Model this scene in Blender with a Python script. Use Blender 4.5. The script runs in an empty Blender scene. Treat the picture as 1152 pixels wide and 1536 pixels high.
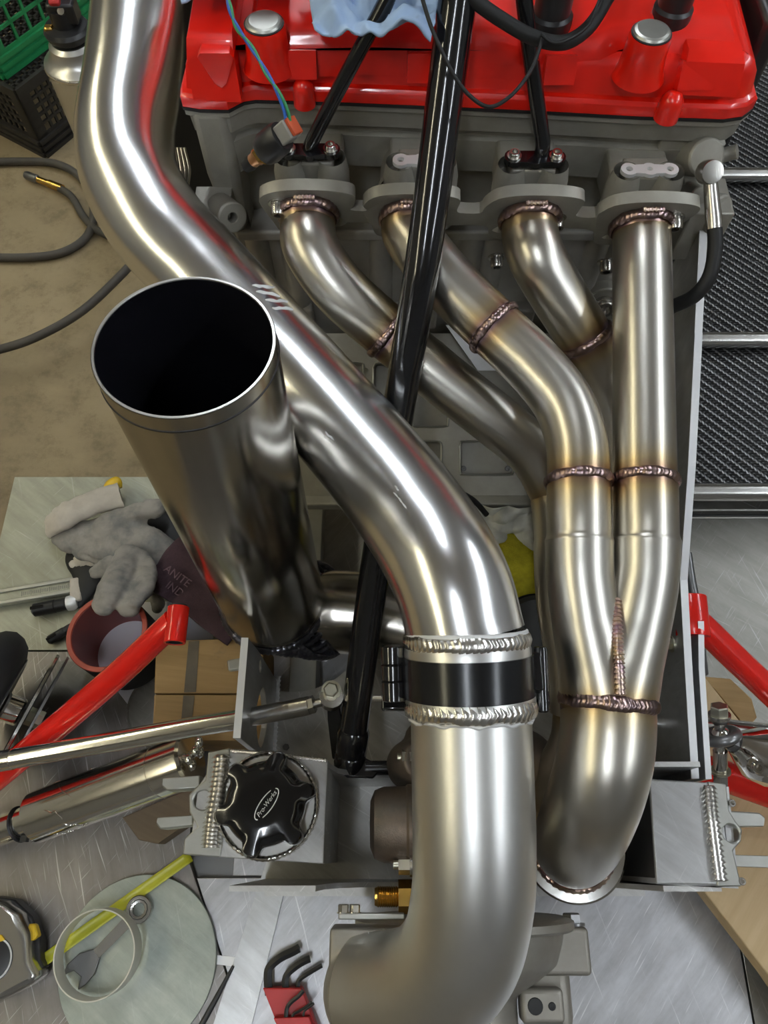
import bpy, bmesh, math, random
from mathutils import Vector, Matrix, noise
random.seed(7)
sc = bpy.context.scene
COL = sc.collection
V = Vector
PI = math.pi

# ------------------------------------------------------------------ camera, world, exposure
F = 1109.0                                   # focal length in pixels of the 1152x1536 frame
TILT = math.radians(25)                      # angle between the view axis and straight down
CAM = V((0, 0, 1.2))
cd = bpy.data.cameras.new('camera'); cam = bpy.data.objects.new('camera', cd); COL.objects.link(cam)
cam.location = CAM; cam.rotation_euler = (TILT, 0, 0)
cd.sensor_fit = 'VERTICAL'; cd.sensor_height = 36.0; cd.lens = 36.0 * F / 1536.0
cd.clip_start = 0.02
sc.camera = cam
w = bpy.data.worlds.new('world'); sc.world = w; w.use_nodes = True
w.node_tree.nodes['Background'].inputs[0].default_value = (0.5, 0.52, 0.55, 1)
w.node_tree.nodes['Background'].inputs[1].default_value = 0.15
sc.view_settings.view_transform = 'Standard'; sc.view_settings.look = 'None'
sc.view_settings.gamma = 1; sc.view_settings.use_curve_mapping = False
sc.view_settings.exposure = -0.35
LAMP_COOL = 80.0
LAMP_WARM = 55.0

# ------------------------------------------------------------------ points in the place
S_, C_ = math.sin(TILT), math.cos(TILT)
def ray(x, y):
    a, t = (x - 576) / F, (768 - y) / F
    return V((a, S_ + t * C_, -C_ + t * S_))
def P(x, y, d): return CAM + ray(x, y) * d
def PZ(x, y, Z):
    r = ray(x, y); return CAM + r * ((Z - CAM.z) / r.z)
def PY(x, y, Y):
    r = ray(x, y); return CAM + r * (Y / r.y)
def PP(x, y, p0, n):
    r = ray(x, y); return CAM + r * ((p0 - CAM).dot(n) / r.dot(n))

# ------------------------------------------------------------------ materials
MATS = {}
def nm(name):
    m = bpy.data.materials.new(name); m.use_nodes = True
    nt = m.node_tree; b = nt.nodes['Principled BSDF']
    MATS[name] = m
    return m, nt, b
def N(nt, t, **k):
    n = nt.nodes.new(t)
    for a, v in k.items():
        if a.startswith('i_'):
            n.inputs[a[2:].replace('_', ' ')].default_value = v
        else: setattr(n, a, v)
    return n
def coords(nt, scale=(1, 1, 1), rot=(0, 0, 0)):
    tc = N(nt, 'ShaderNodeTexCoord'); mp = N(nt, 'ShaderNodeMapping'); mr = N(nt, 'ShaderNodeMapping')
    mp.inputs['Scale'].default_value = scale; mr.inputs['Rotation'].default_value = rot      # turn first, then stretch
    nt.links.new(tc.outputs['Object'], mr.inputs['Vector']); nt.links.new(mr.outputs['Vector'], mp.inputs['Vector'])
    return mp.outputs['Vector']
def ramp(nt, fac, stops):
    r = N(nt, 'ShaderNodeValToRGB'); e = r.color_ramp.elements
    while len(e) > 1: e.remove(e[-1])
    e[0].position = stops[0][0]; e[0].color = (*stops[0][1], 1)
    for p, c in stops[1:]: e.new(p).color = (*c, 1)
    nt.links.new(fac, r.inputs['Fac'])
    return r.outputs['Color']
def mixc(nt, fac, a, b, mode='MIX'):
    m = N(nt, 'ShaderNodeMix', data_type='RGBA', blend_type=mode)
    for s, v in ((0, fac), (6, a), (7, b)):
        if isinstance(v, (int, float)): m.inputs[s].default_value = v
        elif isinstance(v, tuple): m.inputs[s].default_value = (*v, 1)
        else: nt.links.new(v, m.inputs[s])
    return m.outputs[2]
def bump(nt, b, height, strength, dist=0.001):
    n = N(nt, 'ShaderNodeBump'); n.inputs['Strength'].default_value = strength; n.inputs['Distance'].default_value = dist
    nt.links.new(height, n.inputs['Height']); nt.links.new(n.outputs['Normal'], b.inputs['Normal'])
def mat(name, col, metal=0.0, rough=0.5, coat=0.0, var=None, vscale=60, rvar=0.0, bscale=0, bstr=0.0, bdist=0.0005, stretch=(1, 1, 1), rot=(0, 0, 0), spec=0.5, lohi=(0.32, 0.68)):
    m, nt, b = nm(name)
    b.inputs['Base Color'].default_value = (*col, 1); b.inputs['Metallic'].default_value = metal
    b.inputs['Roughness'].default_value = rough; b.inputs['Coat Weight'].default_value = coat
    b.inputs['Coat Roughness'].default_value = 0.06; b.inputs['Specular IOR Level'].default_value = spec
    vec = None
    if var or rvar or bstr: vec = coords(nt, stretch, rot)
    if var or rvar:
        nz = N(nt, 'ShaderNodeTexNoise', i_Scale=vscale, i_Detail=5.0, i_Roughness=0.65); nt.links.new(vec, nz.inputs['Vector'])
        if var:
            nt.links.new(ramp(nt, nz.outputs['Fac'], [(lohi[0], col), (lohi[1], var)]), b.inputs['Base Color'])
        if rvar:
            mr = N(nt, 'ShaderNodeMapRange'); mr.inputs[1].default_value = 0.3; mr.inputs[2].default_value = 0.7
            mr.inputs[3].default_value = max(rough - rvar, 0.02); mr.inputs[4].default_value = rough + rvar
            nt.links.new(nz.outputs['Fac'], mr.inputs[0]); nt.links.new(mr.outputs[0], b.inputs['Roughness'])
    if bstr:
        n2 = N(nt, 'ShaderNodeTexNoise', i_Scale=bscale, i_Detail=3.0); nt.links.new(vec, n2.inputs['Vector'])
        bump(nt, b, n2.outputs['Fac'], bstr, bdist)
    return m

def mat_heat(name, base, rough):
    """Stainless tube: heat colours beside the welds come from the mesh's own 'temper' attribute."""
    m, nt, b = nm(name)
    b.inputs['Metallic'].default_value = 1.0
    at = N(nt, 'ShaderNodeAttribute', attribute_name='temper')
    vec = coords(nt, (1, 1, 1))
    nz = N(nt, 'ShaderNodeTexNoise', i_Scale=45.0, i_Detail=4.0); nt.links.new(vec, nz.inputs['Vector'])
    ad = N(nt, 'ShaderNodeMath', operation='MULTIPLY_ADD'); ad.inputs[1].default_value = 0.7; ad.inputs[2].default_value = 0.65
    nt.links.new(nz.outputs['Fac'], ad.inputs[0])
    su = N(nt, 'ShaderNodeMath', operation='MULTIPLY'); nt.links.new(ad.outputs[0], su.inputs[0]); nt.links.new(at.outputs['Fac'], su.inputs[1])
    c = ramp(nt, su.outputs[0], [(0.0, base), (0.22, (0.56, 0.52, 0.44)), (0.45, (0.52, 0.42, 0.26)), (0.68, (0.36, 0.24, 0.15)), (0.84, (0.24, 0.16, 0.20)), (1.0, (0.28, 0.20, 0.17))])
    nt.links.new(c, b.inputs['Base Color'])
    n3 = N(nt, 'ShaderNodeTexNoise', i_Scale=14.0, i_Detail=2.0); nt.links.new(vec, n3.inputs['Vector'])
    mr = N(nt, 'ShaderNodeMapRange'); mr.inputs[3].default_value = rough - 0.02; mr.inputs[4].default_value = rough + 0.05
    nt.links.new(n3.outputs['Fac'], mr.inputs[0]); nt.links.new(mr.outputs[0], b.inputs['Roughness'])
    return m

mat_heat('steel_tube', (0.60, 0.575, 0.52), 0.31)
mat('polished_alu', (0.90, 0.90, 0.89), 1, 0.23, var=(0.83, 0.83, 0.83), vscale=9, rvar=0.025)
mat('satin_alu', (0.80, 0.79, 0.765), 1, 0.36, var=(0.71, 0.70, 0.67), vscale=8, rvar=0.02)
mat('stack_steel', (0.42, 0.395, 0.35), 1, 0.19, var=(0.35, 0.33, 0.295), vscale=6, rvar=0.02)
mat('bore_black', (0.006, 0.006, 0.008), 0, 0.25, spec=0.3)  # even near-black for the inside of the stack
mat('weld_alu', (0.82, 0.80, 0.76), 1, 0.25)
mat('weld_frost', (0.78, 0.78, 0.77), 0.4, 0.6)
mat('weld_steel', (0.36, 0.25, 0.19), 1, 0.28, var=(0.30, 0.22, 0.25), vscale=160)
mat('weld_gold', (0.72, 0.58, 0.38), 1, 0.3, var=(0.45, 0.30, 0.38), vscale=120)
mat('rim_steel', (0.75, 0.73, 0.70), 1, 0.28)
mat('red_paint', (0.86, 0.012, 0.003), 0, 0.3, coat=0.6)
mat('red_tube', (0.66, 0.012, 0.006), 0, 0.22, coat=0.4)
mat('cast_alu', (0.345, 0.33, 0.285), 0.3, 0.45, var=(0.29, 0.275, 0.235), vscale=50, bscale=1400, bstr=0.35, bdist=0.0003)
mat('cast_dark', (0.42, 0.40, 0.36), 0.3, 0.45, var=(0.34, 0.325, 0.29), vscale=40, bscale=1200, bstr=0.35, bdist=0.0003)
mat('cast_turbo', (0.33, 0.31, 0.27), 0.7, 0.5, var=(0.29, 0.27, 0.235), vscale=70, bscale=2200, bstr=0.4, bdist=0.0003)
mat('wrap_dark', (0.20, 0.20, 0.215), 0.9, 0.3, var=(0.10, 0.10, 0.13), vscale=80)
mat('cast_iron', (0.10, 0.085, 0.07), 0.7, 0.5, var=(0.16, 0.12, 0.09), vscale=60, bscale=900, bstr=0.4)
mat('machined', (0.88, 0.88, 0.88), 0.35, 0.42)
mat('gasket_black', (0.01, 0.01, 0.01), 0, 0.6)
mat('black_gloss', (0.006, 0.006, 0.007), 0, 0.16, coat=0.6)
mat('black_anodised', (0.010, 0.010, 0.011), 0.2, 0.22)
mat('black_rubber', (0.014, 0.014, 0.014), 0, 0.55, spec=0.35)
mat('black_plastic', (0.016, 0.016, 0.017), 0, 0.38)
mat('hose_rubber', (0.055, 0.05, 0.044), 0, 0.7, var=(0.075, 0.065, 0.05), vscale=40)
mat('chrome', (0.82, 0.80, 0.76), 1, 0.07)
mat('polished_steel', (0.86, 0.84, 0.79), 1, 0.15)
mat('bright_steel', (0.70, 0.69, 0.66), 1, 0.22)
mat('bolt_steel', (0.62, 0.60, 0.56), 1, 0.26)
mat('zinc', (0.62, 0.60, 0.48), 1, 0.3)
mat('brass', (0.72, 0.46, 0.13), 1, 0.25)
mat('copper', (0.78, 0.42, 0.22), 1, 0.28)
mat('grey_metal', (0.20, 0.20, 0.20), 0.8, 0.35)
mat('bracket_alu', (0.50, 0.50, 0.46), 0.85, 0.38, var=(0.44, 0.44, 0.40), vscale=50)
mat('white_paper', (0.74, 0.74, 0.80), 0, 0.6)
mat('white_cloth', (0.66, 0.65, 0.58), 0, 0.85, var=(0.40, 0.39, 0.33), vscale=22, bscale=500, bstr=0.3)
mat('blue_cloth', (0.42, 0.56, 0.78), 0, 0.8, var=(0.36, 0.50, 0.72), vscale=30, bscale=700, bstr=0.3)
mat('yellow_cloth', (0.46, 0.40, 0.012), 0, 0.9, var=(0.33, 0.29, 0.008), vscale=150, bscale=700, bstr=0.9, bdist=0.001)
mat('purple_cloth', (0.055, 0.026, 0.034), 0, 0.9, var=(0.038, 0.018, 0.024), vscale=300, bscale=900, bstr=0.6)
mat('purple_print', (0.11, 0.066, 0.078), 0, 0.9)
mat('leather_grey', (0.29, 0.268, 0.238), 0, 0.75, var=(0.15, 0.148, 0.142), vscale=24, bscale=260, bstr=0.5, lohi=(0.42, 0.62))
mat('cuff_white', (0.60, 0.55, 0.47), 0, 0.85, var=(0.5, 0.45, 0.38), vscale=60, bscale=800, bstr=0.4)
mat('silicone_red', (0.23, 0.045, 0.035), 0, 0.4, var=(0.19, 0.04, 0.035), vscale=30)
mat('silicone_rim', (0.36, 0.065, 0.035), 0, 0.5)
mat('yellow_plastic', (0.72, 0.47, 0.02), 0, 0.4)
mat('tape_yellow', (0.56, 0.56, 0.03), 0, 0.35)
mat('red_plastic', (0.52, 0.03, 0.03), 0, 0.45)
mat('green_plastic', (0.018, 0.26, 0.085), 0, 0.4, var=(0.016, 0.22, 0.07), vscale=20)
mat('crate_black', (0.016, 0.015, 0.013), 0, 0.55, var=(0.035, 0.03, 0.024), vscale=18)
mat('wire_green', (0.05, 0.30, 0.12), 0, 0.4)
mat('wire_blue', (0.03, 0.13, 0.50), 0, 0.4)
mat('connector_grey', (0.30, 0.29, 0.26), 0, 0.5)
mat('connector_red', (0.55, 0.09, 0.03), 0, 0.5)
mat('emblem', (0.72, 0.72, 0.70), 0.3, 0.4)
mat('marker_ink', (0.012, 0.01, 0.01), 0.0, 0.5)
mat('ring_white', (0.66, 0.64, 0.55), 0.3, 0.45)
mat('ceiling_white', (0.48, 0.48, 0.48), 0, 0.8)
mat('wall_paint', (0.22, 0.215, 0.205), 0, 0.8, var=(0.19, 0.185, 0.18), vscale=3)
mat('baseboard_paint', (0.10, 0.10, 0.10), 0, 0.6)
mat('lamp_body', (0.7, 0.7, 0.7), 0, 0.5)
for nme, c, s in (('lamp_cool', (0.86, 0.93, 1.0), LAMP_COOL), ('lamp_warm', (1.0, 0.93, 0.66), LAMP_WARM)):
    m, nt, b = nm(nme)
    b.inputs['Base Color'].default_value = (0.8, 0.8, 0.8, 1)
    b.inputs['Emission Color'].default_value = (*c, 1); b.inputs['Emission Strength'].default_value = s

def mat_concrete():
    m, nt, b = nm('concrete'); vec = coords(nt)
    n1 = N(nt, 'ShaderNodeTexNoise', i_Scale=2.2, i_Detail=8.0, i_Roughness=0.7); nt.links.new(vec, n1.inputs['Vector'])
    n2 = N(nt, 'ShaderNodeTexNoise', i_Scale=18.0, i_Detail=6.0, i_Roughness=0.75); nt.links.new(vec, n2.inputs['Vector'])
    c1 = ramp(nt, n1.outputs['Fac'], [(0.3, (0.19, 0.142, 0.078)), (0.55, (0.29, 0.225, 0.128)), (0.8, (0.34, 0.27, 0.165))])
    c2 = ramp(nt, n2.outputs['Fac'], [(0.34, (0.72, 0.70, 0.66)), (0.5, (1, 1, 1)), (0.75, (1.08, 1.06, 1.04))])
    nt.links.new(mixc(nt, 1.0, c1, c2, 'MULTIPLY'), b.inputs['Base Color'])
    b.inputs['Roughness'].default_value = 0.75
    bump(nt, b, n2.outputs['Fac'], 0.2, 0.002)
mat_concrete()

def mat_sheet(name, c_lo, c_hi, rough, scr, metal=0.85, angle=0.5):
    """Worn aluminium sheet: blotches plus two families of fine scratches."""
    m, nt, b = nm(name); b.inputs['Metallic'].default_value = metal
    vec = coords(nt)
    n1 = N(nt, 'ShaderNodeTexNoise', i_Scale=9.0, i_Detail=7.0, i_Roughness=0.7); nt.links.new(vec, n1.inputs['Vector'])
    base = ramp(nt, n1.outputs['Fac'], [(0.3, c_lo), (0.7, c_hi)])
    v3 = coords(nt, (9, 60, 20), (0, 0, angle + 0.15)); n3 = N(nt, 'ShaderNodeTexNoise', i_Scale=1.0, i_Detail=5.0, i_Roughness=0.7); nt.links.new(v3, n3.inputs['Vector'])
    base = mixc(nt, 1.0, base, ramp(nt, n3.outputs['Fac'], [(0.30, (0.80, 0.79, 0.78)), (0.52, (0.97, 0.97, 0.97)), (0.74, (1.16, 1.16, 1.16))]), 'MULTIPLY')
    fac = None
    for sc_, an, off in ((1.0, angle, 0.0), (1.7, -0.9, 4.0), (0.8, 1.25, 9.0)):
        v2 = coords(nt, (14 * sc_, 420 * sc_, 20), (0, 0, an))
        n2 = N(nt, 'ShaderNodeTexNoise', i_Scale=1.0, i_Detail=2.0); nt.links.new(v2, n2.inputs['Vector'])
        t = N(nt, 'ShaderNodeMapRange'); t.inputs[1].default_value = 0.66; t.inputs[2].default_value = 0.76
        nt.links.new(n2.outputs['Fac'], t.inputs[0])
        if fac is None: fac = t.outputs[0]
        else:
            mx = N(nt, 'ShaderNodeMath', operation='MAXIMUM'); nt.links.new(fac, mx.inputs[0]); nt.links.new(t.outputs[0], mx.inputs[1]); fac = mx.outputs[0]
    ml = N(nt, 'ShaderNodeMath', operation='MULTIPLY'); ml.inputs[1].default_value = scr; nt.links.new(fac, ml.inputs[0])
    nt.links.new(mixc(nt, ml.outputs[0], base, (0.92, 0.91, 0.90)), b.inputs['Base Color'])
    mr = N(nt, 'ShaderNodeMapRange'); mr.inputs[3].default_value = rough - 0.1; mr.inputs[4].default_value = rough + 0.1
    nt.links.new(n1.outputs['Fac'], mr.inputs[0]); nt.links.new(mr.outputs[0], b.inputs['Roughness'])
    bump(nt, b, n3.outputs['Fac'], 0.06, 0.002)
mat_sheet('bench_bright', (0.42, 0.42, 0.43), (0.64, 0.64, 0.655), 0.42, 0.6, angle=-0.95)
mat_sheet('bench_dull', (0.24, 0.222, 0.205), (0.34, 0.315, 0.295), 0.42, 0.6, angle=1.1)
mat_sheet('bench_grey', (0.22, 0.21, 0.185), (0.30, 0.29, 0.26), 0.45, 0.22)
mat_sheet('bench_pale', (0.32, 0.325, 0.26), (0.43, 0.435, 0.355), 0.5, 0.2, 0.6)
mat_sheet('chassis_alu', (0.50, 0.49, 0.465), (0.62, 0.61, 0.585), 0.42, 0.5, 0.6)
mat_sheet('box_alu', (0.52, 0.52, 0.515), (0.62, 0.62, 0.615), 0.36, 0.25, 0.75)
mat_sheet('disc_plate', (0.30, 0.34, 0.30), (0.52, 0.55, 0.49), 0.5, 0.12, 0.5)

def mat_wood(name, c0, c1, c2, rot):
    m, nt, b = nm(name); vec = coords(nt, (4, 60, 60), rot)
    n1 = N(nt, 'ShaderNodeTexNoise', i_Scale=1.5, i_Detail=6.0, i_Roughness=0.65); nt.links.new(vec, n1.inputs['Vector'])
    v2 = coords(nt); n2 = N(nt, 'ShaderNodeTexNoise', i_Scale=16.0, i_Detail=5.0, i_Roughness=0.7); nt.links.new(v2, n2.inputs['Vector'])
    g = ramp(nt, n1.outputs['Fac'], [(0.3, c0), (0.7, c1)])
    s = ramp(nt, n2.outputs['Fac'], [(0.55, (0, 0, 0)), (0.72, (1, 1, 1))])
    nt.links.new(mixc(nt, s, g, c2), b.inputs['Base Color']); b.inputs['Roughness'].default_value = 0.7
    bump(nt, b, n1.outputs['Fac'], 0.25, 0.001)
mat_wood('wood_dirty', (0.24, 0.145, 0.05), (0.36, 0.225, 0.085), (0.12, 0.085, 0.05), (0, 0, 0.1))
mat_wood('wood_pale', (0.47, 0.335, 0.17), (0.58, 0.43, 0.24), (0.44, 0.32, 0.17), (0, 0, -0.9))
mat_wood('wood_brown', (0.16, 0.115, 0.07), (0.22, 0.16, 0.10), (0.11, 0.08, 0.05), (0, 0, 0.4))
mat('scorch', (0.13, 0.105, 0.07), 0, 0.8, var=(0.09, 0.075, 0.055), vscale=40)

def mat_carbon():
    """2x2 twill: tow width 4.4 mm, warp and weft lean opposite ways."""
    m, nt, b = nm('carbon'); vec = coords(nt, (270, 270, 270), (0, 0, 0))
    sp = N(nt, 'ShaderNodeSeparateXYZ'); nt.links.new(vec, sp.inputs[0])
    def mth(op, a, c=None):
        n = N(nt, 'ShaderNodeMath', operation=op)
        for i, v in enumerate((a, c)):
            if v is None: continue
            if isinstance(v, (int, float)): n.inputs[i].default_value = v
            else: nt.links.new(v, n.inputs[i])
        return n.outputs[0]
    fx, fy = mth('FLOOR', sp.outputs[0]), mth('FLOOR', sp.outputs[1])
    k = mth('FLOORED_MODULO', mth('ADD', fx, fy), 4.0)
    over = mth('LESS_THAN', k, 1.5)                                  # 1: warp on top
    ux, uy = mth('FRACT', sp.outputs[0]), mth('FRACT', sp.outputs[1])
    def hump(u): return mth('SUBTRACT', 1.0, mth('POWER', mth('ABSOLUTE', mth('MULTIPLY', mth('SUBTRACT', u, 0.5), 2.0)), 2.0))
    h1 = hump(ux); h2 = hump(uy)
    mx = N(nt, 'ShaderNodeMix', data_type='FLOAT'); nt.links.new(over, mx.inputs[0]); nt.links.new(h2, mx.inputs[2]); nt.links.new(h1, mx.inputs[3])
    # along the tow the float rises in the middle of its two cells
    ph = mth('FRACT', mth('MULTIPLY', mth('ADD', mth('ADD', fx, fy), mth('ADD', ux, uy)), 0.25))
    fl = mth('SINE', mth('MULTIPLY', ph, 2 * PI))
    hh = mth('ADD', mth('MULTIPLY', mx.outputs[0], 0.6), mth('MULTIPLY', fl, 0.5))
    col = N(nt, 'ShaderNodeMix', data_type='RGBA'); nt.links.new(mth('MULTIPLY', over, mth('POWER', mth('MAXIMUM', fl, 0.0), 1.6)), col.inputs[0])  # highlight at the middle of each warp float painted into the colour
    col.inputs[6].default_value = (0.012, 0.012, 0.012, 1); col.inputs[7].default_value = (0.26, 0.26, 0.265, 1)
    nt.links.new(col.outputs[2], b.inputs['Base Color'])
    b.inputs['Roughness'].default_value = 0.30; b.inputs['Metallic'].default_value = 0.6
    b.inputs['Coat Weight'].default_value = 0.25; b.inputs['Coat Roughness'].default_value = 0.15
    bump(nt, b, hh, 0.8, 0.0014)
mat_carbon()

# ------------------------------------------------------------------ mesh helpers
ORG = {}
def finish(name, bm, m, parent=None, smooth=40, bevel=0.0, bseg=2, weld=False):
    """Link a bmesh (world coordinates) as one object, as a part of parent if given."""
    bmesh.ops.recalc_face_normals(bm, faces=bm.faces)
    if parent is not None: o0 = ORG[parent.name]
    else:
        xs = [v.co for v in bm.verts]
        o0 = V(((min(c.x for c in xs) + max(c.x for c in xs)) / 2, (min(c.y for c in xs) + max(c.y for c in xs)) / 2, min(c.z for c in xs)))
    for v in bm.verts: v.co -= o0
    me = bpy.data.meshes.new(name); bm.to_mesh(me); bm.free()
    if smooth:
        me.shade_smooth(); me.set_sharp_from_angle(angle=math.radians(smooth))
    for mm in (m if isinstance(m, (list, tuple)) else [m]): me.materials.append(MATS[mm])
    o = bpy.data.objects.new(name, me); COL.objects.link(o)
    if parent is not None: o.parent = parent
    else: o.location = o0
    ORG[o.name] = o0
    if bevel:
        md = o.modifiers.new('bevel', 'BEVEL'); md.width = bevel; md.segments = bseg; md.limit_method = 'ANGLE'; md.angle_limit = math.radians(35)
    return o
def thing(name, label, cat, loc, group=None):
    o = bpy.data.objects.new(name, None); COL.objects.link(o); o.location = loc; o.empty_display_size = 0.02
    ORG[o.name] = V(loc); o['label'] = label; o['category'] = cat
    if group: o['group'] = group
    return o
def tag(o, label, cat, group=None):
    o['label'] = label; o['category'] = cat
    if group: o['group'] = group
    return o
def struct(o, label=None):
    o['kind'] = 'structure'
    if label: o['label'] = label
    return o
def frame_of(n):
    n = n.normalized(); a = V((0, 0, 1)) if abs(n.z) < 0.9 else V((1, 0, 0))
    u = n.cross(a).normalized(); return u, n.cross(u), n

def spline(pts, res=8):
    """Catmull-Rom through the control points; returns (point, parameter) samples."""
    n = len(pts); out = []
    for i in range(n - 1):
        p0 = pts[i - 1] if i else pts[0] * 2 - pts[1]
        p1, p2 = pts[i], pts[i + 1]
        p3 = pts[i + 2] if i + 2 < n else pts[-1] * 2 - pts[-2]
        for k in range(res):
            t = k / res
            q = 0.5 * ((2 * p1) + (p2 - p0) * t + (2 * p0 - 5 * p1 + 4 * p2 - p3) * t * t + (3 * p1 - p0 - 3 * p2 + p3) * t ** 3)
            out.append((q, i + t))
    out.append((pts[-1].copy(), n - 1.0)); return out
def closed_spline(pts, res=4):
    n = len(pts); out = []
    for i in range(n):
        p0, p1, p2, p3 = pts[i - 1], pts[i], pts[(i + 1) % n], pts[(i + 2) % n]
        for k in range(res):
            t = k / res
            out.append(0.5 * ((2 * p1) + (p2 - p0) * t + (2 * p0 - 5 * p1 + 4 * p2 - p3) * t * t + (3 * p1 - p0 - 3 * p2 + p3) * t ** 3))
    return out
def lerp_list(a, u):
    if isinstance(a, (int, float)): return a
    i = min(int(u), len(a) - 2) if len(a) > 1 else 0
    return a[i] + (a[i + 1] - a[i]) * (u - i)
def add_tube(bm, pts, r, seg=24, res=8, caps=True, flat=1.0, up=None, heat=None, straight=False):
    sm = spline(pts, res) if not straight else [(p.copy(), float(i)) for i, p in enumerate(pts)]
    lay = None
    if heat is not None:
        lay = bm.verts.layers.float.get('temper') or bm.verts.layers.float.new('temper')
        acc = [0.0]
        for i in range(1, len(sm)): acc.append(acc[-1] + (sm[i][0] - sm[i - 1][0]).length)
        def arc(u):
            for i in range(1, len(sm)):
                if sm[i][1] >= u - 1e-9:
                    a = (u - sm[i - 1][1]) / max(sm[i][1] - sm[i - 1][1], 1e-9); return acc[i - 1] + (acc[i] - acc[i - 1]) * a
            return acc[-1]
        hp = [(arc(u), s, wd) for u, s, wd in heat]
    rings = []; prev = None
    for i, (p, u) in enumerate(sm):
        t = (sm[min(i + 1, len(sm) - 1)][0] - sm[max(i - 1, 0)][0]).normalized()
        if prev is None:
            a = up if up is not None else (V((0, 0, 1)) if abs(t.z) < 0.9 else V((1, 0, 0)))
            nrm = (a - t * a.dot(t)).normalized()
        else: nrm = (prev - t * prev.dot(t)).normalized()
        prev = nrm; bi = t.cross(nrm); rr = lerp_list(r, u); ring = []
        for k in range(seg):
            a = 2 * PI * k / seg
            v = bm.verts.new(p + (nrm * math.cos(a) * flat + bi * math.sin(a)) * rr)
            if lay is not None:
                v[lay] = max([0.0] + [s * math.exp(-(abs(acc[i] - c) / wd)) for c, s, wd in hp])
            ring.append(v)
        rings.append(ring)
    for a, b in zip(rings, rings[1:]):
        for k in range(seg): bm.faces.new((a[k], a[(k + 1) % seg], b[(k + 1) % seg], b[k]))
    if caps:
        bm.faces.new(rings[0][::-1]); bm.faces.new(rings[-1])
    return rings
def tube(name, pts, r, m, parent=None, **k):
    bm = bmesh.new(); add_tube(bm, pts, r, **k); return finish(name, bm, m, parent, 50)
def add_lathe(bm, prof, c, axis, seg=32, phase=0.0, mi=0):
    """prof: (radius, height along axis) list, turned about the axis through c."""
    u, v, n = frame_of(axis); rings = []
    for r, z in prof:
        if r < 1e-6: rings.append([bm.verts.new(c + n * z)])
        else: rings.append([bm.verts.new(c + n * z + (u * math.cos(2 * PI * k / seg + phase) + v * math.sin(2 * PI * k / seg + phase)) * r) for k in range(seg)])
    for a, b in zip(rings, rings[1:]):
        for k in range(seg):
            q = [a[k % len(a)], a[(k + 1) % len(a)], b[(k + 1) % len(b)], b[k % len(b)]]
            q2 = []
            for x in q:
                if x not in q2: q2.append(x)
            if len(q2) > 2:
                f = bm.faces.new(q2); f.material_index = mi
def lathe(name, prof, c, axis, m, parent=None, seg=32, smooth=35, phase=0.0, bevel=0.0):
    bm = bmesh.new(); add_lathe(bm, prof, c, axis, seg, phase); return finish(name, bm, m, parent, smooth, bevel)
def add_box(bm, c, size, ax=None):
    x, y, z = ax if ax else (V((1, 0, 0)), V((0, 1, 0)), V((0, 0, 1)))
    vs = [bm.verts.new(c + x * (i * size[0] / 2) + y * (j * size[1] / 2) + z * (k * size[2] / 2)) for i in (-1, 1) for j in (-1, 1) for k in (-1, 1)]
    for f in ((0, 1, 3, 2), (4, 6, 7, 5), (0, 4, 5, 1), (2, 3, 7, 6), (0, 2, 6, 4), (1, 5, 7, 3)): bm.faces.new([vs[i] for i in f])
def box(name, c, size, m, parent=None, ax=None, bevel=0.001, smooth=40):
    bm = bmesh.new(); add_box(bm, c, size, ax); return finish(name, bm, m, parent, smooth, bevel)
def add_plate(bm, loop, ext, holes=()):
    """Flat polygon (with holes) swept by the vector ext."""
    es = []; vs_all = []
    b2 = bmesh.new()
    for lp in (loop, *holes):
        vs = [b2.verts.new(p) for p in lp]
        for i in range(len(vs)): b2.edges.new((vs[i], vs[(i + 1) % len(vs)]))
    bmesh.ops.triangle_fill(b2, edges=b2.edges[:], use_beauty=True)
    r = bmesh.ops.extrude_face_region(b2, geom=b2.faces[:])
    bmesh.ops.translate(b2, vec=ext, verts=[g for g in r['geom'] if isinstance(g, bmesh.types.BMVert)])
    bmesh.ops.recalc_face_normals(b2, faces=b2.faces)
    mp = {v: bm.verts.new(v.co) for v in b2.verts}
    for f in b2.faces: bm.faces.new([mp[v] for v in f.verts])
    b2.free()
def plate(name, loop, ext, m, parent=None, holes=(), bevel=0.0, smooth=30):
    bm = bmesh.new(); add_plate(bm, loop, ext, holes); return finish(name, bm, m, parent, smooth, bevel)
def circ(c, u, v, r, n=20): return [c + (u * math.cos(2 * PI * k / n) + v * math.sin(2 * PI * k / n)) * r for k in range(n)]
X_, Y_, Z_ = V((1, 0, 0)), V((0, 1, 0)), V((0, 0, 1))
def add_weld(bm, c, axis, r, br, n=46, seg=8, a0=0.0, a1=2 * PI, per=4, lean=0.6):
    """A rippled weld bead around a tube: n ripples, each a little scale."""
    u, v, w_ = frame_of(axis); tot = n * per; rings = []
    closed = abs(a1 - a0 - 2 * PI) < 1e-6
    for i in range(tot if closed else tot + 1):
        a = a0 + (a1 - a0) * i / tot; e = u * math.cos(a) + v * math.sin(a)
        ph = (i % per) / per; amp = 0.72 + 0.38 * ph
        wob = 1 + 0.10 * math.sin(a * 7) + 0.05 * math.sin(a * 17)
        ring = []
        for k in range(seg):
            b_ = 2 * PI * k / seg
            ring.append(bm.verts.new(c + e * (r + br * amp * math.cos(b_) * 0.75) + w_ * (br * 1.25 * wob * math.sin(b_)) + (u * -math.sin(a) + v * math.cos(a)) * (br * lean * abs(math.sin(b_)))))
        rings.append(ring)
    pr = list(zip(rings, rings[1:])) + ([(rings[-1], rings[0])] if closed else [])
    for p, q in pr:
        for k in range(seg): bm.faces.new((p[k], p[(k + 1) % seg], q[(k + 1) % seg], q[k]))
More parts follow.
